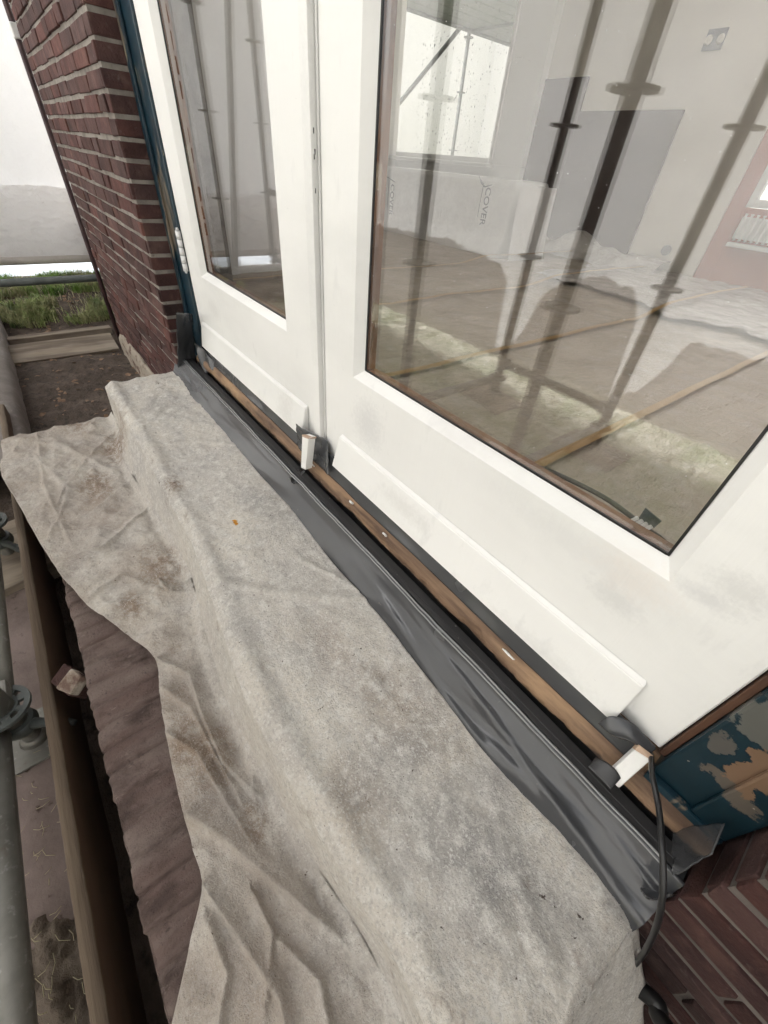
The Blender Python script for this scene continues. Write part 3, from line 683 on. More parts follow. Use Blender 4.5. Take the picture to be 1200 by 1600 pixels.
# ================================================================ STEP AND DROP CLOTH
ZS, ZTR = -.748, -.905     # upper step top, lower tread
t = thing('brick_step', 'brown brick on edge step partly under the cloth', 'step', (-.9, -.5, GZ))
joints = []; rnd = random.Random(21); x = -1.90
while x < .2: x += rnd.uniform(.047, .056); joints.append((x, rnd.uniform(-.006, .006), rnd.uniform(-.003, .003), rnd.uniform(-.015, .015)))
import bisect
JX = [q[0] for q in joints]
def tread(u, v):
    x = -1.90 + 2.08*u; y0 = -.672 + .42*max(0, (v-.12)/.88)
    xx = x - (y0+.47)*.0
    k = min(len(joints)-1, bisect.bisect(JX, xx)); e, dz, sl = joints[k][1], joints[k][2], joints[k][3]
    dj = min(abs(xx-JX[k]), abs(xx-JX[k-1]) if k else 1)
    gr = math.exp(-(dj/.0035)**2)
    edge = -.668 + e*.7 + .008*gr + .003*fbm(x*30, 5)
    h = ZTR + dz*.5 - .009*gr*(.35+.6*sstep(-.3, .3, fbm(x*5, y0*5, 2))) + .003*fbm(x*14, y0*9, 1) + .0022*max(0, fbm(x*45, y0*45, 3)) + sl*(y0+.5)*.12 + .0015*max(0, fbm(x*26, y0*12, 8))
    if v < .12:
        a = v/.12; y = edge + .006*(1-a)*0; return (x, edge - .004*math.sin(a*1.57) + .004*a, ZTR-.11 + (h-.005-ZTR+.11)*a)
    f = (v-.12)/.88; y = edge + (.42-.004)*f; return (x, y, h - .006*math.exp(-f*60))
b = MB(); b.grid(tread, 900, 70)
b.build('tread', M['tread'], t)
b = MB(); b.box(-1.90, .17, -.664, -.24, GZ, ZTR-.004); b.box(-1.83, .165, -.335, -.0755, ZTR-.1, -.778)
b.build('core', M['tread'], t)
b = MB(); R = Matrix.Rotation(.5, 3, 'Z') @ Matrix.Rotation(.35, 3, 'X')
bp = at(118, 1068, 2, -.945)
b.box(bp.x-.045, bp.x+.025, bp.y-.020, bp.y+.020, bp.z-.03, bp.z+.024, .006, rot=R, jit=.006)
o = b.build('brick_fragment', M['brick_low']); tag(o, 'broken brick piece with grey mortar wedged in the trench beside the plank', 'brick piece')
b = MB(); b.box(bp.x-.012, bp.x+.027, bp.y-.021, bp.y+.021, bp.z+.004, bp.z+.028, .006, rot=R, jit=.004)
b.build('mortar_lump', M['render'], o)

zt = -.725
inner = [at(*p, 2, zt) for p in ((275, 572), (330, 650), (400, 735), (455, 795), (520, 880), (600, 970), (680, 1075), (760, 1170), (850, 1265), (930, 1340), (985, 1412))]
inner = [(p.x, p.y) for p in inner]
ridge_px = [((163, 603), -.742), ((215, 690), -.742), ((262, 780), -.742), ((300, 850), -.742), ((338, 960), -.742), ((374, 1075), -.742), ((407, 1142), -.742), ((460, 1232), -.745), ((542, 1379), -.75), ((604, 1465), -.755), ((647, 1562), -.755), ((672, 1640), -.755)]
ridge = sorted([(p.x, p.y) for p in (at(*a, 2, z) for a, z in ridge_px)])
foot_px = [(186, 648), (193, 720), (222, 770), (262, 830), (300, 900), (322, 985), (352, 1090), (400, 1190), (470, 1320), (560, 1450), (620, 1570)]
foot = sorted([(p.x, p.y) for p in (at(*a, 2, -.888) for a in foot_px)])
outer_px = [(3, 668), (0, 740), (30, 790), (60, 845), (94, 897), (135, 945), (200, 990), (245, 1028), (253, 1100), (270, 1200), (300, 1320), (322, 1385), (300, 1450), (285, 1540), (262, 1640)]
outer = [(p.x, p.y) for p in (at(*a, 2, -.885) for a in outer_px)]
inner = smoothlist(inner, 4); foot += [(.20, -.43)]; ridge += [(.20, -.385)]; outer += [(.20, -.72)]
ridge = smoothlist(ridge, 12); foot = smoothlist(foot, 12); outer = smoothlist(outer, 3)
XA, XB = -1.875, .196
creases = [  # (polyline in pixels on the tread level, height, width)
    ([(248, 1035), (300, 1062), (322, 1130), (350, 1192), (400, 1245)], .016, .016),
    ([(250, 912), (262, 925), (330, 912)], .014, .010),
    ([(186, 650), (230, 740), (175, 780), (150, 800)], .012, .03),
    ([(20, 690), (100, 700), (180, 740)], .008, .03),
    ([(60, 720), (110, 770), (80, 840)], .008, .022),
    ([(300, 1280), (360, 1320), (440, 1390), (510, 1450)], .020, .020),
    ([(322, 1385), (380, 1470), (440, 1560), (450, 1620)], .016, .014),
    ([(150, 930), (190, 900), (250, 925), (310, 930)], .008, .016),
    ([(255, 1080), (300, 1110), (345, 1195), (380, 1260)], .010, .014),
    ([(500, 1400), (515, 1450), (560, 1500)], .012, .02),
    ([(262, 1150), (310, 1180), (400, 1330), (470, 1400)], .010, .010),
    ([(420, 1560), (430, 1460), (400, 1400)], .012, .012),
    ([(340, 1640), (360, 1520), (330, 1440)], .010, .014),
    ([(100, 880), (160, 860), (230, 800)], .007, .012), ([(60, 680), (70, 760), (110, 850)], .007, .014), ([(200, 660), (150, 700), (90, 790)], .007, .010),
    ([(520, 1620), (500, 1530), (440, 1470)], .012, .014),
]
CR = [([at(*p, 2, -.885).to_2d() for p in P], h*1.45, w_) for P, h, w_ in creases]
def segd(p, a, b):
    d = b-a; tt = max(0, min(1, (p-a).dot(d)/max(d.length_squared, 1e-9))); q = a+d*tt
    v = p-q; s_ = 1 if d.x*v.y - d.y*v.x > 0 else -1
    return v.length*s_
def crease_h(x, y):
    p = Vector((x, y)); h = 0
    for P, H, W in CR:
        best = 9
        for a, b_ in zip(P, P[1:]):
            d = segd(p, a, b_)
            if abs(d) < abs(best): best = d
        if abs(best) < W*3:
            wv = W if best > 0 else W*.35
            q = abs(best)/wv; h = max(h, H*(.55*math.exp(-q*1.5) + .45*math.exp(-q*q)))
    return h
TC = [([at(*p, 2, -.735).to_2d() for p in P], h, w_) for P, h, w_ in (
    ([(318, 905), (400, 925), (480, 938), (578, 942)], .007, .016), ([(300, 860), (370, 840), (450, 800)], .004, .014), ([(230, 700), (300, 690), (370, 700)], .004, .014),
    ([(470, 880), (520, 905), (560, 930)], .005, .010), ([(480, 1260), (600, 1290), (760, 1300)], .003, .03), ([(760, 1240), (800, 1380), (850, 1520)], .006, .02), ([(940, 1430), (900, 1500), (880, 1600)], .008, .016))]
def crease_t(x, y):
    p = Vector((x, y)); h = 0
    for P, H, W in TC:
        best = 9
        for a, b_ in zip(P, P[1:]):
            d = segd(p, a, b_)
            if abs(d) < abs(best): best = d
        if abs(best) < W*3: h = max(h, H*math.exp(-(best/(W if best > 0 else W*.4))**2))
    return h
def cloth(u, v):
    x = XA + (XB-XA)*u
    yi = interp(inner, x); yr = interp(ridge, x); yf_ = min(interp(foot, x), yr-.006); yo = interp(outer, x)
    yo = min(yo, yf_-.01)
    top, fall = .42, .58
    zr = -.738 - .010*sstep(-.6, .1, x)
    low = -.893
    if v < top:
        a = v/top; y = yi + (yr-yi)*a
        z = -.7255 + (zr+.7255)*a
        z += .010*math.sin(a*3.14)*fbm(x*2.2, y*4, 7) + .0035*fbm(x*9, y*9) + .0015*(1-a)
        z += .009*sstep(-.25, .1, x)*math.sin(a*3.14)
        z += crease_t(x, y) + .003*fbm(x*24, y*24, 6)*sstep(0, .06, a) + .007*(.4-abs(fbm(x*5 + y*3, y*7 - x*2, 12, 2)))*sstep(.0, .15, a)*sstep(1, .8, a)
        z += (.010 + .006*fbm(x*3.5, 8))*math.exp(-((a-.90)/.075)**2)
        r = sstep(.90, 1.0, a); z -= .006*r
    elif v < fall:
        a = (v-top)/(fall-top)
        c = 1-math.cos(a*math.pi/2)
        y = yr + (yf_-yr)*(math.sin(a*1.571)**1.0*.35 + .65*a**2.2)
        z = (zr-.006) + (low + .028 - zr + .006)*(a**1.15)
        y += .007*fbm(x*6, z*5, 4)*math.sin(a*3.14) + .003*math.sin(x*37)*math.sin(a*3.14)
    else:
        a = (v-fall)/(1-fall); y = yf_ + (yo-yf_)*a
        z = low + .002
        bl = sstep(0, .15, a)
        z += bl*(.026*(.5-abs(fbm(x*3.2 + y*2.5, y*4.5 - x, 2, 2)))*.8 + .020*(.40-abs(fbm(x*7 + y*4, y*8 - x*5, 5, 2))) + .006*(.4-abs(fbm(x*17 - y*6, y*15 + x*5, 15, 2))) + .003*fbm(x*30, y*30, 5)) + crease_h(x, y)*(1 if a < .97 else .6)
        z += .026*sstep(.035, 0, yf_-y)**2 * (1 if a > 0 else 1)
        if y < -.668: z -= min(.5, (-.668-y))*(.10 if x < -.75 else .6)
    # far end rounds down over the step end, near end too
    if v < fall:
        e = sstep(XA+.045, XA, x); z -= e*.05; 
        e2 = max(0, x-.165)/.03; z -= .03*e2*e2*min(1, .3+v*1.5)
    return (x, y, z)
b = MB(); b.grid(cloth, 560, 230)
# skirts: far end and near end hang down
o = b.build('drop_cloth', M['cloth'], recalc=True)
tag(o, 'dirty cream felt drop cloth draped over the step and lying on the brick tread', 'drop cloth')
cl = o
b = MB()
def farend(u, v):      # u across v-part of the top; hangs from the far edge
    vv = .02 + u*.50; p = Vector(cloth(0, vv)); d = v
    return (p.x - .012*math.sin(d*1.57) + .004*fbm(u*5, v*3), p.y, p.z - d*(p.z+.90)*.96)
b.grid(farend, 60, 18)
o = b.build('end_fold', M['cloth'], cl); solidify(o, .003)
b = MB()
def nearend(u, v):
    vv = .002 + u*.80; p = Vector(cloth(1, vv)); d = v
    return (p.x + .03*math.sin(d*1.57) + (.10-.06*u)*d + .010*math.sin(u*11+1)*d + .004*fbm(u*5, v*3), p.y - .012*d*math.sin(u*9), p.z - d*(.26+.05*math.sin(u*5)))
b.grid(nearend, 90, 26)
o = b.build('end_fold', M['cloth'], cl); solidify(o, .003)
solidify(cl, .003)
M['fibre'] = mat('felt_fibre', (.66, .64, .60), [((.35, .33, .31), 40, .45, .6, 3, ONE)], rough=1, spec=.02)
b = MB(); rnd = random.Random(90)
for k in range(46000):
    u = 1 - rnd.random()**1.5*1.0; v = rnd.uniform(.005, .97)
    p = Vector(cloth(u, v)) + Vector((0, 0, .0004)); a = rnd.uniform(0, 6.28); l = rnd.uniform(.0015, .0045); d = Vector((math.cos(a), math.sin(a), 0))
    if .42 < v < .58: d = Vector((math.cos(a), -.1, math.sin(a)))
    sd_ = Vector((-d.y, d.x, 0))*.00016; c = sd_*rnd.uniform(-6, 6)
    V_ = [b.b.verts.new(q) for q in (p-sd_, p+sd_, p+d*l*.5+c+sd_+Vector((0, 0, .0009)), p+d*l*.5+c-sd_+Vector((0, 0, .0009)), p+d*l+Vector((0, 0, rnd.uniform(0, .0016))))]
    b.b.faces.new(V_[:4]); b.b.faces.new((V_[3], V_[2], V_[4]))
o = b.build('fibres', M['fibre'], cl, recalc=False); o['kind'] = 'stuff'
# little leaf on the cloth
lp = at(368, 818, 2, -.731)
b = MB()
for k in range(5):
    a0 = k*1.25; q = [Vector((lp.x + .006*(k-2)*.7, lp.y + .002*math.sin(k*2), lp.z+.002)) + Matrix.Rotation(a0, 3, 'Z') @ Vector(p)*.006 for p in ((-1, -.5, 0), (0, -.7, .5), (1, 0, .2), (0, .6, .6))]
    b.b.faces.new([b.b.verts.new(p) for p in q])
o = b.build('leaf', M['leaf'], recalc=False); solidify(o, .0005); tag(o, 'tiny crumpled orange leaf on top of the cloth', 'leaf')

# ================================================================ TRENCH PLANK, BOARDS, SLABS
t = thing('plank', 'long weathered plank standing on edge beside the brick step', 'plank', (-1, -.75, GZ))
b = MB()
def plk(u, v):
    x = -2.35 + 2.9*u; k = v*6
    yo = .0015*fbm(x*20, 1) + .001*fbm(x*60, 2)
    P = [(-.738, GZ), (-.738+yo, -.955), (-.740+yo, -.951), (-.752, -.950), (-.759+yo, -.951), (-.761+yo, -.955), (-.762, GZ)]
    i = int(round(k)); y, z = P[i]; return (x, y, z + .0015*fbm(x*9, 4))
b.grid(plk, 300, 6); o = b.build('board', [M['woodx'], M['woodbrown']], t)
for p in o.data.polygons:
    if p.center.z < -.96 and p.center.y > -.75: p.material_index = 1
def board(lab, x0, x1, y0, y1, z0, z1, rz=0.0, m_='wood', rx=0.0):
    b = MB(); b.box(x0, x1, y0, y1, z0, z1, .003, rot=Matrix.Rotation(rz, 3, 'Z') @ Matrix.Rotation(rx, 3, 'Y'), jit=.002)
    return tag(b.build('board', M[m_]), lab, 'board')
p1, p2 = at(35, 527, 2, -1.08), at(183, 517, 2, -1.08)
board('thin pale board lying across the soil at the edge of the grass', p1.x-.04, p1.x+.035, -.70, -.09, -1.115, -1.075, .03)
p1, p2 = at(27, 560, 2, -1.10), at(195, 535, 2, -1.10)
board('wide grey board lying across the soil nearer the step', p2.x-.15, p2.x+.05, -.74, -.115, -1.13, -1.095, .02, rx=.25)
b = MB()
def slabf(u, v):
    x = -4.6 + 2.75*u; k = v*5
    P = [(-.705, GZ-.02), (-.705, -1.04), (-.72, -1.015), (-.76, -1.0), (-1.0, -.985), (-1.05, GZ)]
    i = int(round(k)); y, z = P[i]; return (x, y + .008*fbm(x*3, i*.3), z + .012*fbm(x*2.5, i*.7, 3))
b.grid(slabf, 60, 5); o = b.build('garden_kerb', M['concrete']); tag(o, 'smooth brownish grey concrete kerb along the left edge of the soil strip', 'kerb')
b = MB(); b.box(-1.35, -.36, -1.05, -.785, GZ-.05, GZ+.048, .004, rot=Matrix.Rotation(.02, 3, 'Z'))
M['mud'] = mat('mud_clods', (.15, .12, .095), [((.16, .13, .10), 40, .45, .7, 6, ONE)], rough=.95, bump=[(90, 1, .006, ONE)])
mb = MB(); rnd = random.Random(41)
def mudf(u, v):
    x = -.40 + .9*u; y = -1.02 + .257*v
    return (x, y, GZ + .035 + .03*sstep(0, .08, u) + .03*fbm(x*14, y*14, 2) + .012*abs(fbm(x*45, y*45, 6)))
mb.grid(mudf, 150, 60)
tag(mb.build('mud', M['mud']), None, None, kind='stuff')
mb = MB()
for k in range(300):
    x = rnd.uniform(-.75, .3); y = rnd.uniform(-1.0, -.768); a = rnd.uniform(0, 3.1); l = rnd.uniform(.008, .035); z = GZ + (.053 if x < -.37 else .078)
    mb.tube([(x, y, z), (x+l*math.cos(a)*.5, y+l*math.sin(a)*.5, z+rnd.uniform(.001, .006)), (x+l*math.cos(a+.3), y+l*math.sin(a+.3), z+rnd.uniform(0, .008))], .0006, 4)
tag(mb.build('straw_bits', M['straw']), None, None, kind='stuff')
tag(b.build('paver', M['pinkpave']), 'dusty reddish paving slab under the scaffold foot beside the plank', 'paver')

# ================================================================ SCAFFOLD
def tubew(b, a, c, r=.0242, seg=16): b.tube([a, c], r, seg)
def rosette(z, x, y, R=.062):
    b = MB(); seg = 32; r0_, r1_ = .0262, R
    for zz0, zz1 in ((z-.0045, z+.0045),):
        ra = []
        for rr, zz in ((r0_, zz0), (r1_, zz0), (r1_, zz1), (r0_, zz1)):
            ring = []
            for k in range(seg):
                a = k*2*math.pi/seg; q = rr - (.006*(1 if rr > .04 and (k % 8) in (0,) else 0))
                ring.append(b.b.verts.new((x+q*math.cos(a), y+q*math.sin(a), zz)))
            ra.append(ring)
        for A, B in zip(ra, ra[1:]+ra[:1]):
            for k in range(seg): b.b.faces.new((A[k], A[(k+1) % seg], B[(k+1) % seg], B[k]))
    return b
def rosette_open(z, x, y, R=.062, hub=.030):
    """disc with eight wedge shaped openings: rim, hub ring and spokes"""
    b = MB()
    def ring(ra, rb):
        for k in range(32):
            a, c = k*math.pi/16, (k+1)*math.pi/16
            P = [Vector((x+r*math.cos(t_), y+r*math.sin(t_), zz)) for zz in (z-.0045, z+.0045) for r, t_ in ((ra, a), (rb, a), (rb, c), (ra, c))]
            b.hexa(P)
    ring(R-.011, R); ring(.0245, hub)
    for k in range(8):
        a = k*math.pi/4 + .2; wd = .0055 if k % 2 else .008
        b.box(-(R-.010-hub)/2, (R-.010-hub)/2, -wd, wd, -.0040, .0040)
        vs = b.b.verts[-8:] if False else None
        b.b.verts.ensure_lookup_table()
        for v in b.b.verts[-8:]:
            q = Matrix.Rotation(a, 3, 'Z') @ (v.co + Vector(((R-.010+hub)/2, 0, 0))); v.co = q + Vector((x, y, z))
    bmesh.ops.remove_doubles(b.b, verts=b.b.verts, dist=1e-5)
    return b
def jack(t, x, y, zc, plate_z, handle_ang):
    j = thing('base_jack', None, None, (x, y, plate_z)); del_ = None
    j.parent = t; j.location = Vector((x, y, plate_z)) - t.location
    b = MB(); pts = []; zz = plate_z
    while zz < zc: pts += [(zz, .0175), (zz+.003, .0195), (zz+.006, .0175)]; zz += .008
    b.tube([(x, y, z) for z, r in pts], [r for z, r in pts], 14)
    b.build('spindle', M['galv'], j)
    b = MB(); b.tube([(x, y, zc-.012), (x, y, zc), (x, y, zc+.018)], [.032, .036, .032], 18)
    for sg in (0, math.pi):
        a = handle_ang + sg; d = Vector((math.cos(a), math.sin(a), 0)); c = Vector((x, y, zc+.004))
        b.tube([c + d*.03, c + d*.06 + Vector((0, 0, .004)), c + d*.095 + Vector((0, 0, .006)), c + d*.125 + Vector((0, 0, .004))], [.013, .010, .012, .006], 10)
    b.build('wing_nut', M['galvd'], j)
    b = MB(); b.box(x-.07, x+.07, y-.07, y+.07, plate_z-.002, plate_z+.005, .002); b.tube([(x, y, plate_z+.005), (x, y, plate_z+.02)], [.032, .022], 16)
    b.build('base_plate', M['galv'], j)
    return j
def tower(label, xs, ys, ztop, zbase, ledg, braces, jackz, grp):
    t = thing('scaffold_tower', label, 'scaffold', (sum(xs)/2, sum(ys)/2, GZ), grp)
    for x in xs:
        for y in ys:
            b = MB(); tubew(b, (x, y, jackz+.01), (x, y, ztop)); st = b.build('standard', M['galv'], t)
            rosette_open(zbase, x, y, .052).build('rosette', M['galvd'], st)
            z = -.31
            while z < ztop: rosette(z, x, y).build('rosette', M['galv'], st); z += .49
            jack(t, x, y, jackz-.012, GZ+.052, .95 if x == xs[0] else .5)
    for (ax, z, pos) in ledg:
        b = MB()
        if ax == 0: a, c = Vector((xs[1]+.03, pos, z)), Vector((xs[0]-.03, pos, z))
        else: a, c = Vector((pos, ys[1]+.03, z)), Vector((pos, ys[0]-.03, z))
        tubew(b, a, c)
        for e, s_ in ((a, 1), (c, -1)):
            b.box(e.x-.022, e.x+.022, e.y-.022, e.y+.022, z-.03, z+.03, .006)
        b.build('ledger', M['galv'], t)
    for a, c in braces:
        b = MB(); tubew(b, Vector(a), Vector(c)); b.build('brace', M['galv'], t)
    return t
X0, X1, Y0, Y1 = -.765, -1.47, -.83, -1.60
zr_ = -.955
t1 = tower('galvanised scaffold tower whose near foot stands beside the plank', (X0, X1), (Y0, Y1), 2.3, zr_,
      [(0, zr_, Y0), (0, -.86, Y1), (1, zr_, X0), (1, zr_, X1)], [((X0, Y1-.03, -.9), (X1, Y1-.03, 1.2))][:0], -1.02, 'scaffold towers in front of the doors')
b = MB(); tubew(b, (X0+.03, -.860, -1.0), (1.2, -.860, -1.0)); b.build('ledger', M['galv'], t1)
t2 = tower('far scaffold tower with a diagonal tube beside the end sheet', (-3.95, -4.68), (-.93, -1.66), 2.3, -.82,
      [(1, -.81, -3.95), (0, -.86, -.93), (0, -.86, -1.66), (0, -.30, -1.66)], [((-3.97, -.97, -.86), (-4.68, -1.62, 1.9))], -.88, 'scaffold towers in front of the doors')
# long rail tube past the brick corner
b = MB(); p = at(100, 437, 0, -4.0)
tubew(b, (-4.0, -.96, p.z), (-4.0, .9, p.z)); tag(b.build('scaffold_tube', M['galvd']), 'horizontal dark grey scaffold tube crossing below the end sheet at left', 'scaffold tube')
# base boards under the towers
for k, (x, y) in enumerate(((X0, Y1), (X1, Y1), (X1, Y0))):
    b = MB(); b.box(x-.17, x+.17, y-.13, y+.13, GZ-.02, GZ+.075, .004, rot=Matrix.Rotation(.1*k, 3, 'Z'))
    tag(b.build('sole_board', M['wood']), ['pale sole board under the rear foot of the near scaffold tower, nearer the doors\' middle', 'pale sole board under the rear left foot of the near scaffold tower', 'sole board under the front left foot of the near scaffold tower'][k], 'board', 'sole boards under the scaffold')

# lightning conductor / pipe on the pier corner
b = MB(); b.tube([Vector((-3.42, -.088, GZ+.02)), Vector((-3.405, -.088, -.5)), Vector((-3.385, -.088, .4)), Vector((-3.37, -.088, 2.1))], .013, 12)
o = b.build('conductor_pipe', M['pipe']); tag(o, 'thin dark red pipe standing just off the left end of the brick pier', 'pipe')
b = MB(); b.box(-3.40, -3.345, -.105, -.07, .31, .36, .004); b.build('bracket', M['radiator'], o)

# ================================================================ SHEETING
def sheet_back(u, v):
    x = -7 + 11*u; z = -.96 + .03*fbm(x*2, 1) + (3.6)*v
    y = -2.03 - .03*fbm(x*.8, z*.7, 3) - .012*fbm(x*3, z*3, 5)
    return (x, y, z)
b = MB(); b.grid(sheet_back, 220, 80)
t = thing('scaffold_sheeting', 'white translucent sheeting hung behind the scaffold, mirrored in the door glass', 'sheeting', (0, -2, 0))
b.build('sheet', M['sheet'], t)
top_px = [(590, 355), (680, 372), (744, 398), (775, 417), (789, 440), (778, 485), (758, 513), (770, 541), (792, 536), (815, 513), (826, 476), (846, 454), (880, 434), (935, 434), (985, 459), (1013, 481), (985, 509), (941, 556), (930, 612), (1013, 609), (1038, 581), (1047, 556), (1072, 534), (1125, 550), (1200, 565)]
TT = [(-7.0, -.45), (-5.6, -.50), (-4.9, -.46), (-4.0, -.47), (-3.21, -.40), (-2.5, -.38), (-2.11, -.42), (-1.93, -.45), (-1.85, -.55), (-1.84, -.72), (-1.80, -.93), (-1.68, -.86), (-1.62, -.72), (-1.58, -.55), (-1.44, -.42), (-1.24, -.38), (-1.04, -.41), (-.97, -.52), (-.96, -.70), (-.94, -.94), (-.80, -.86), (-.72, -.68), (-.69, -.55), (-.54, -.55), (-.35, -.53), (.5, -.5), (4, -.5)]
def sheet_low(u, v):
    x = -7 + 11*u; top = interp(TT, x) + .03*fbm(x*6, 2) + .02*fbm(x*23, 2) + .008*fbm(x*70, 2)
    bot = -.985 + .02*fbm(x*2.2, 1)
    top = max(top, bot+.004); z = bot + (top-bot)*v
    y = -1.975 + .02*fbm(x*2.5, z*2.5, 1) + .012*fbm(x*7, z*5, 6)
    return (x, y, z)
b = MB(); b.grid(sheet_low, 620, 16); b.build('lower_sheet', M['sheetlow'], t)
t = thing('scaffold_sheeting', 'white end sheet hanging across the far left beyond the brick pier', 'sheeting', (-5.2, -.6, 0))
b = MB()
b.grid(lambda u, v: (-5.28 - .03*fbm(u*4, v*5, 3) - .008*fbm(u*14, v*14, 1), -2.05 + 4.6*u, -.89 + 3.5*v), 110, 90); b.build('sheet', M['sheetend'], t)
def endlow(u, v):
    y = -2.03 + 4.5*u; top = -.37 + .03*fbm(y*2.5, 2) + .012*fbm(y*9, 2)
    z = -.905 + (top+.905)*v
    bul = .05*math.sin(v*3.14)
    return (-5.22 + bul*.6 + .04*abs(fbm(y*3, z*5, 1)) + .018*fbm(y*8, z*12, 6), y, z)
b = MB(); b.grid(endlow, 180, 60); b.build('lower_sheet', M['sheetlow2'], t)
b = MB(); b.tube([Vector((-5.17, -2.0, -.89)), Vector((-5.17, 2.4, -.89))], .03, 14); b.build('hem_roll', M['sheetlow'], t)
b = MB(); b.grid(lambda u, v: (3.9 + .03*fbm(u*4, v*5, 3), -2.05 + 2.0*u, -1.1 + 3.7*v), 40, 60)  # unseen sheet, added to dim light from the right end
tag(b.build('dimming_sheet', M['sheetend']), 'unseen white sheeting added at the right hand end to dim the side light', 'sheeting')
# unseen decking added over the scaffold to cut the top light
b = MB()
for k in range(3, 7): b.box(-3.4, 3.5, -2.0+.27*k, -2.0+.27*k+.255, 2.32, 2.36, .004)
tag(b.build('top_shade_deck', M['galv']), 'unseen grey decking added high above the step to cut the top light', 'decking')

# ================================================================ INTERIOR
FZ = -.64
flat('interior_floor', -6.4, 2.6, .1, 4.66, FZ-.012, M['concrete'], .1)
def floorf(u, v):
    x = -6.3 + 8.8*u; y = .11 + 4.5*v
    return (x, y, FZ + .010 + .012*fbm(x*2.2, y*2.2, 1) + .006*fbm(x*7, y*7, 2))
b = MB(); b.grid(floorf, 260, 150)
tag(b.build('floor_film', M['floorcover']), 'wrinkled brown protective film covering the floor inside', 'floor covering')
for k, x in enumerate((-.465, -1.165, -2.02, -2.8)):
    b = MB(); b.grid(lambda u, v: (x - .015 + .030*v + .004*fbm(u*4, k), .12 + 4.3*u, FZ + .026 + .05*sstep(.55, .66, u) + .012*fbm(x*2.2, (.12+4.3*u)*2.2, 1)), 60, 2)
    tag(b.build('tape_strip', M['tape']), ['yellow brown tape strip on the inside floor nearest the right door corner', 'yellow brown tape strip crossing the middle of the inside floor', 'faint tape strip on the inside floor left of the middle one', 'leftmost faint tape strip on the inside floor'][k], 'tape', 'tape strips on the inside floor')
t = thing('interior_wall', 'cream plastered far wall of the room seen through the big pane', 'wall', (-2, 4.65, FZ))
b = MB(); b.box(-4.2, -1.69, 4.65, 4.8, FZ-.01, 2.0); b.build('plaster', M['plaster'], t)
t = thing('interior_wall', 'pale window wall at the back left of the room', 'wall', (-5, 4.55, FZ))
wx1, wz0 = -4.43, .135
b = MB(); b.box(-6.4, -3.93, 4.55, 4.648, FZ-.01, wz0-.06); b.box(wx1+.02, -3.93, 4.55, 4.648, wz0-.058, 2.0); b.box(-6.4, wx1+.02, 4.55, 4.648, 1.75, 2.0)
b.build('plaster', M['wallwhite'], t)
win = thing('window', 'large back window with white sky and scaffold outside', 'window', (-5.4, 4.6, wz0))
b = MB(); b.box(wx1-.0, wx1+.045, 4.53, 4.60, wz0-.05, 1.745, .004); b.box(-6.38, wx1-.002, 4.53, 4.60, wz0-.05, wz0, .004); b.box(-6.38, wx1+.09, 4.40, 4.528, wz0-.085, wz0-.055, .004)
b.build('window_frame', M['radiator'], win)
b = MB(); b.box(-6.38, wx1-.003, 4.56, 4.566, wz0+.002, 1.745); b.build('window_pane', M['glassin'], win)
b = MB(); rnd = random.Random(8)
for k in range(420):
    x = rnd.uniform(-5.9, wx1-.02); z = rnd.uniform(wz0, 1.6); s_ = rnd.uniform(.0015, .0035); l = rnd.uniform(1, 3.5)
    b.box(x-s_, x+s_, 4.567, 4.569, z-s_*l, z+s_*l)
o = b.build('raindrops', M['plastic'], win); o['kind'] = 'stuff'
t = thing('interior_wall', 'salmon pink wall at the right end of the room', 'wall', (0, 4.66, FZ))
b = MB(); b.box(-1.688, -1.56, 4.67, 4.8, FZ-.01, 2.0); b.box(-1.558, 2.6, 4.67, 4.8, FZ-.01, -.06); b.box(-.3, 2.6, 4.67, 4.8, -.058, 2.0); b.box(-1.558, -.302, 4.67, 4.8, 1.4, 2.0)
b.build('plaster', M['pink'], t)
win = thing('window', 'small white window above the radiator in the pink wall', 'window', (-.9, 4.7, 0))
b = MB(); b.box(-1.556, -1.50, 4.66, 4.72, -.056, 1.398); b.box(-1.498, -.302, 4.66, 4.72, -.056, -.0); b.box(-.95, -.90, 4.66, 4.72, .002, 1.398); b.build('window_frame', M['radiator'], win)
b = MB(); b.box(-1.498, -.302, 4.69, 4.696, .003, 1.397); b.build('window_pane', M['glassin'], win)
b = MB(); b.box(2.45, 2.6, .1, 4.66, FZ, -.2); b.box(2.45, 2.6, .1, 4.66, 1.9, 2.0)  # unseen wall; its openings are added to brighten the room
for ya in (.1, 1.6, 3.1, 4.5): b.box(2.46, 2.59, ya, ya+.16, -.198, 1.898)
tag(b.build('interior_wall', M['plaster']), 'right side wall of the room with three wide openings added to let in light', 'wall')
b = MB(); b.box(-6.4, -6.25, 1.46, 4.54, FZ, 2.0); tag(b.build('interior_wall', M['plaster']), 'cream left side wall of the room', 'wall')
b = MB(); b.box(-6.4, -2.8, .1, 4.8, 2.02, 2.12); b.box(1.6, 2.6, .1, 4.8, 2.02, 2.12); b.box(-2.8, 1.6, .1, .9, 2.02, 2.12); b.box(-2.8, 1.6, 3.9, 4.8, 2.02, 2.12)
tag(b.build('ceiling', M['wallwhite']), None, None, kind='structure')
b = MB(); b.box(-2.82, 1.62, .88, 3.92, 2.13, 2.15)  # unseen ceiling panel, added to let daylight brighten the room
M['frosted'] = mat('frosted_panel', (.8, .8, .8), rough=.5, trans=((.9, .89, .87), .64))
tag(b.build('added_rooflight', M['frosted']), 'unseen frosted panel added in the ceiling to brighten the room', 'added light panel')
b = MB()
b.box(-4.02+.0, -3.42, 4.625, 4.648, FZ+.02, .79); b.box(-3.418, -2.38, 4.625, 4.648, FZ+.02, .545)
tag(b.build('wall_board', M['slate']), 'dark slate grey board leaning flat on the cream wall', 'board')
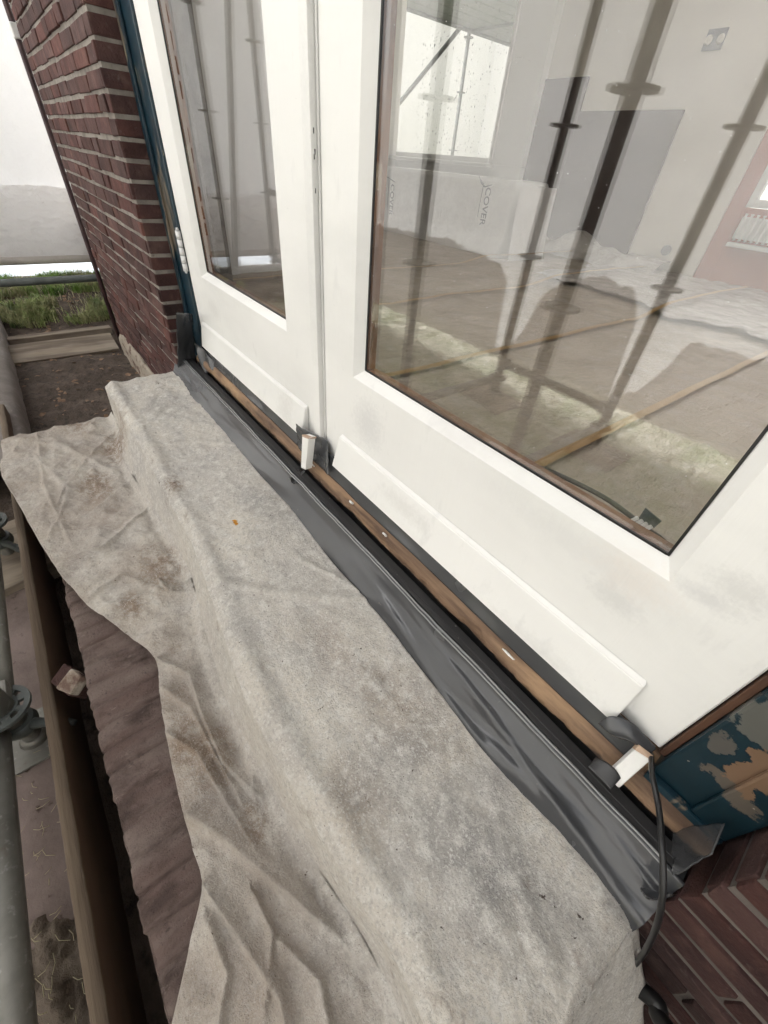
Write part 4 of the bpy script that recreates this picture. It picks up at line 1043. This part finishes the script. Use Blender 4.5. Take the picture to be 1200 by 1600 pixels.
t = thing('light_switch', 'grey double light switch high on the cream wall', 'switch', (-2.4, 4.64, .95))
pA, pB = at(1096, 78, 1, 4.64), at(1138, 47, 1, 4.64)
b = MB(); b.box(pA.x, pB.x, 4.634, 4.6485, .89, 1.01, .003); b.build('plate', M['plastic'], t)
b = MB(); mx = (pA.x+pB.x)/2
for q in (-.045, .045): b.tube([(mx+q, 4.625, .95), (mx+q, 4.634, .95)], [.02, .03], 18)
b.build('button', M['plaster'], t)
pS = at(1041, 391, 1, 4.64)
b = MB(); b.tube([(pS.x, 4.632, pS.z), (pS.x, 4.6485, pS.z)], .043, 24)
tag(b.build('wall_socket', M['plastic']), 'round grey socket box low on the cream wall near the pink corner', 'socket')
t = thing('radiator', 'white ribbed radiator low on the pink wall', 'radiator', (-.9, 4.62, -.3))
pr0, pr1 = at(1140, 378, 1, 4.6), at(1160, 338, 1, 4.6)
b = MB(); zlo, zhi = at(1170, 383, 1, 4.6).z, at(1172, 335, 1, 4.6).z; x = pr0.x
b.box(x, -.2, 4.60, 4.655, zlo+.03, zhi-.02)
while x < -.2: b.tube([(x+.02, 4.60, zlo+.02), (x+.02, 4.59, zlo+.04), (x+.02, 4.59, zhi-.03), (x+.02, 4.60, zhi)], .013, 8); x += .045
b.build('ribs', M['radiator'], t)
b = MB(); b.box(pr0.x-.01, -.2, 4.575, 4.655, zlo-.03, zlo+.0, .006); b.build('lower_rail', M['radiator'], t)
# film covered bench
t = thing('covered_bench', 'bench wrapped in whitish printed film in front of the back window', 'bench', (-4.5, 3.5, FZ))
BT = -.035
def bench(u, v):
    k = v
    P = [(3.27, FZ+.01), (3.33, -.45), (3.345, -.2), (3.35, BT-.03), (3.37, BT), (3.6, BT+.004), (3.82, BT), (3.85, BT-.03), (3.86, FZ+.01)]
    q = k*8; i = int(min(7, q)); f = q-i
    y = P[i][0]*(1-f)+P[i+1][0]*f; z = P[i][1]*(1-f)+P[i+1][1]*f
    x = -6.3 + 3.42*u
    r = sstep(.96, 1, u)
    z -= r*.03*(1 if z > -.1 else 0); 
    return (x - .02*r, y + .012*fbm(x*3, z*4, 1) + r*(3.6-y)*.6, z + .006*fbm(x*4, y*4))
b = MB(); b.grid(bench, 200, 40); b.build('film_cover', M['clear'], t)
b = MB(); b.grid(lambda u, v: (-2.905 + .02*math.sin(u*3)+.05*(1-v)**2, 3.30+.55*u, FZ+.01 + (BT-.04-FZ)*v), 20, 20); b.build('film_end', M['clear'], t)
M['whitefilm'] = mat('loose_white_film', (.50, .47, .44), [((.40, .37, .34), 6, .4, .7, 5, ONE)], rough=.22, bump=[(5, .9, .05, (1, .6, 1)), (18, .5, .015, (1.4, .6, 1))])
def lump(u, v):
    x = -3.65 + 1.75*u; y = 4.15 + .47*v
    h = (.10 + .10*math.exp(-((u-.42)/.10)**2) + .04*fbm(u*6, 1))*sstep(0, .6, v)
    return (x, y - .12*fbm(u*3, 4)*(1-v), FZ + .02 + h + .012*fbm(u*9, v*5, 3))
b = MB(); b.grid(lump, 90, 30); tag(b.build('loose_film', M['whitefilm']), 'whitish loose film bunched against the dark board on the far wall', 'plastic film')
def film2(u, v):
    x = -2.3 + (3.2)*u + .15*fbm(v*4, 2)*(1-u); y = 2.9 + 1.7*v + .5*fbm(u*4, 3)*(1-v)
    return (x, y, FZ + .034 + .018*abs(fbm(x*3, y*5, 1)) + .012*fbm(x*2.2, y*2.2, 1) + .006*fbm(x*7, y*7, 2))
b = MB(); b.grid(film2, 140, 110); tag(b.build('loose_film', M['whitefilm']), 'shiny whitish film spread on the inside floor towards the pink wall', 'plastic film')
def text_mesh(s_, size, parent, loc, rot, m_, name='printed_word'):
    cu = bpy.data.curves.new(name, 'FONT'); cu.body = s_; cu.size = size; cu.extrude = .001; cu.offset = .0012
    o = bpy.data.objects.new(name, cu); COL.objects.link(o)
    dg = bpy.context.evaluated_depsgraph_get(); me = bpy.data.meshes.new_from_object(o.evaluated_get(dg))
    bpy.data.objects.remove(o); q = bpy.data.objects.new(name, me); COL.objects.link(q); me.materials.clear(); me.materials.append(m_)
    q.parent = parent; q.location = Vector(loc) - parent.location; q.rotation_euler = rot; return q
# letters run downwards on the front face (y = const plane, read turning the head right)
for (px, py, px2, py2) in ((612, 287, 597, 262), (761, 292, 749, 275)):
    p = at(px, py, 1, 3.325)
    R = Matrix(((0, 1, 0), (0, 0, -1), (-1, 0, 0)))      # text x -> -z, text y -> +x, normal -> -y
    text_mesh('COVER', .092, t, (p.x, 3.318, p.z), R.to_euler(), M['ink'])
    b = MB(); a = at(px2, py2, 1, 3.322)
    b.tube([(a.x, 3.318, a.z), (a.x+.05, 3.316, a.z-.045), (a.x+.10, 3.316, a.z-.075), (p.x+.07, 3.316, p.z+.02)], [.003, .009, .007, .003], 6)
    b.tube([(p.x-.04, 3.316, p.z+.03), (p.x-.045, 3.316, p.z-.24)], .003, 6)
    b.build('printed_swoosh', M['ink'], t)
# cable and tag on the inner sill of the big door
pts = [at(832, 728, 1, .040), at(850, 733, 1, .046), at(880, 745, 1, .046), at(940, 775, 1, .047), at(985, 806, 1, .047), at(1005, 823, 1, .046), at(1030, 840, 1, .045), at(1047, 856, 1, .044)]
b = MB(); b.tube(smooth_path(pts), .0034, 10)
o = b.build('cable', M['cable']); tag(o, 'black cable with a wire end lying on the inside ledge behind the big pane', 'cable')
q = [at(1008, 794, 1, .050), at(1033, 815, 1, .050), at(1022, 825, 1, .050), at(996, 812, 1, .050)]
mb = MB(); mb.hexa([p + Vector((0, .002, 0)) for p in q] + q); mb.build('tag', M['navy'], o)
b = MB()
for k in range(4):
    p = at(990+k*7, 812+k*4.5, 1, .045); b.box(p.x-.0025, p.x+.0025, .0425, .048, p.z-.006, p.z+.006, .001, rot=Matrix.Rotation(.5, 3, 'Y'))
b.build('clip', M['hinge'], o)
# inner window board under the big door glass
# ---------------------------------------------------------------- scaffold outside the back window
t = thing('back_scaffold', 'scaffold with a grey deck and diagonal brace outside the back window', 'scaffold', (-8.4, 7.7, 0))
DX, DZ = -8.36, 2.0
b = MB()
for k in range(9): b.box(DX + .31*k, DX + .31*k + .30, 5.2, 12.0, DZ, DZ+.06, .005)
b.build('deck', M['galvd'], t)
b = MB(); b.tube([(DX+.03, 5.2, DZ-.03), (DX+.03, 12.0, DZ-.03)], .024, 10); b.tube([(DX+.03, 7.77, DZ-.03), (DX+2.7, 7.77, DZ-.03)], .024, 10); b.build('ledger', M['galvd'], t)
b = MB(); b.tube([(DX, 7.77, DZ), (DX, 7.77, -1.1)], .036, 12)
for z in (at(722, 145, 0, DX).z, at(708, 235, 0, DX).z, 1.9): b.tube([(DX, 7.77, z-.006), (DX, 7.77, z+.006)], .09, 18)
b.build('standard', M['galvd'], t)
b = MB(); c, d = at(722, 40, 0, DX), at(603, 187, 0, DX); e = c + (d-c)*1.6
b.tube([c, e], .036, 12); b.build('brace', M['galvd'], t)
b = MB(); b.grid(lambda u, v: (-12.5 - .03*fbm(u*9, v*5), 3 + 14*u, -1.1 + 9*v), 60, 40); b.grid(lambda u, v: (-13 + 12*u, 13 + .03*fbm(u*9, v*5), -1.1 + 9*v), 60, 40)
tag(b.build('white_hoarding', M['wallwhite']), 'plain white sheet backdrop of the neighbouring scaffold seen through the back window', 'sheeting')
# fine drops and dust on the big pane
b = MB(); rnd = random.Random(77)
for k in range(500):
    x = rnd.uniform(-.64, -.045); z = rnd.uniform(-.30, .55); r = rnd.uniform(.00012, .0003)
    if rnd.random() > sstep(-.25, .2, z) + .12: continue
    b.box(x-r, x+r, .0190, .0198, z-r*1.3, z+r*1.3)
o = b.build('fine_drops', M['radiator'], doorR); o['kind'] = 'stuff'
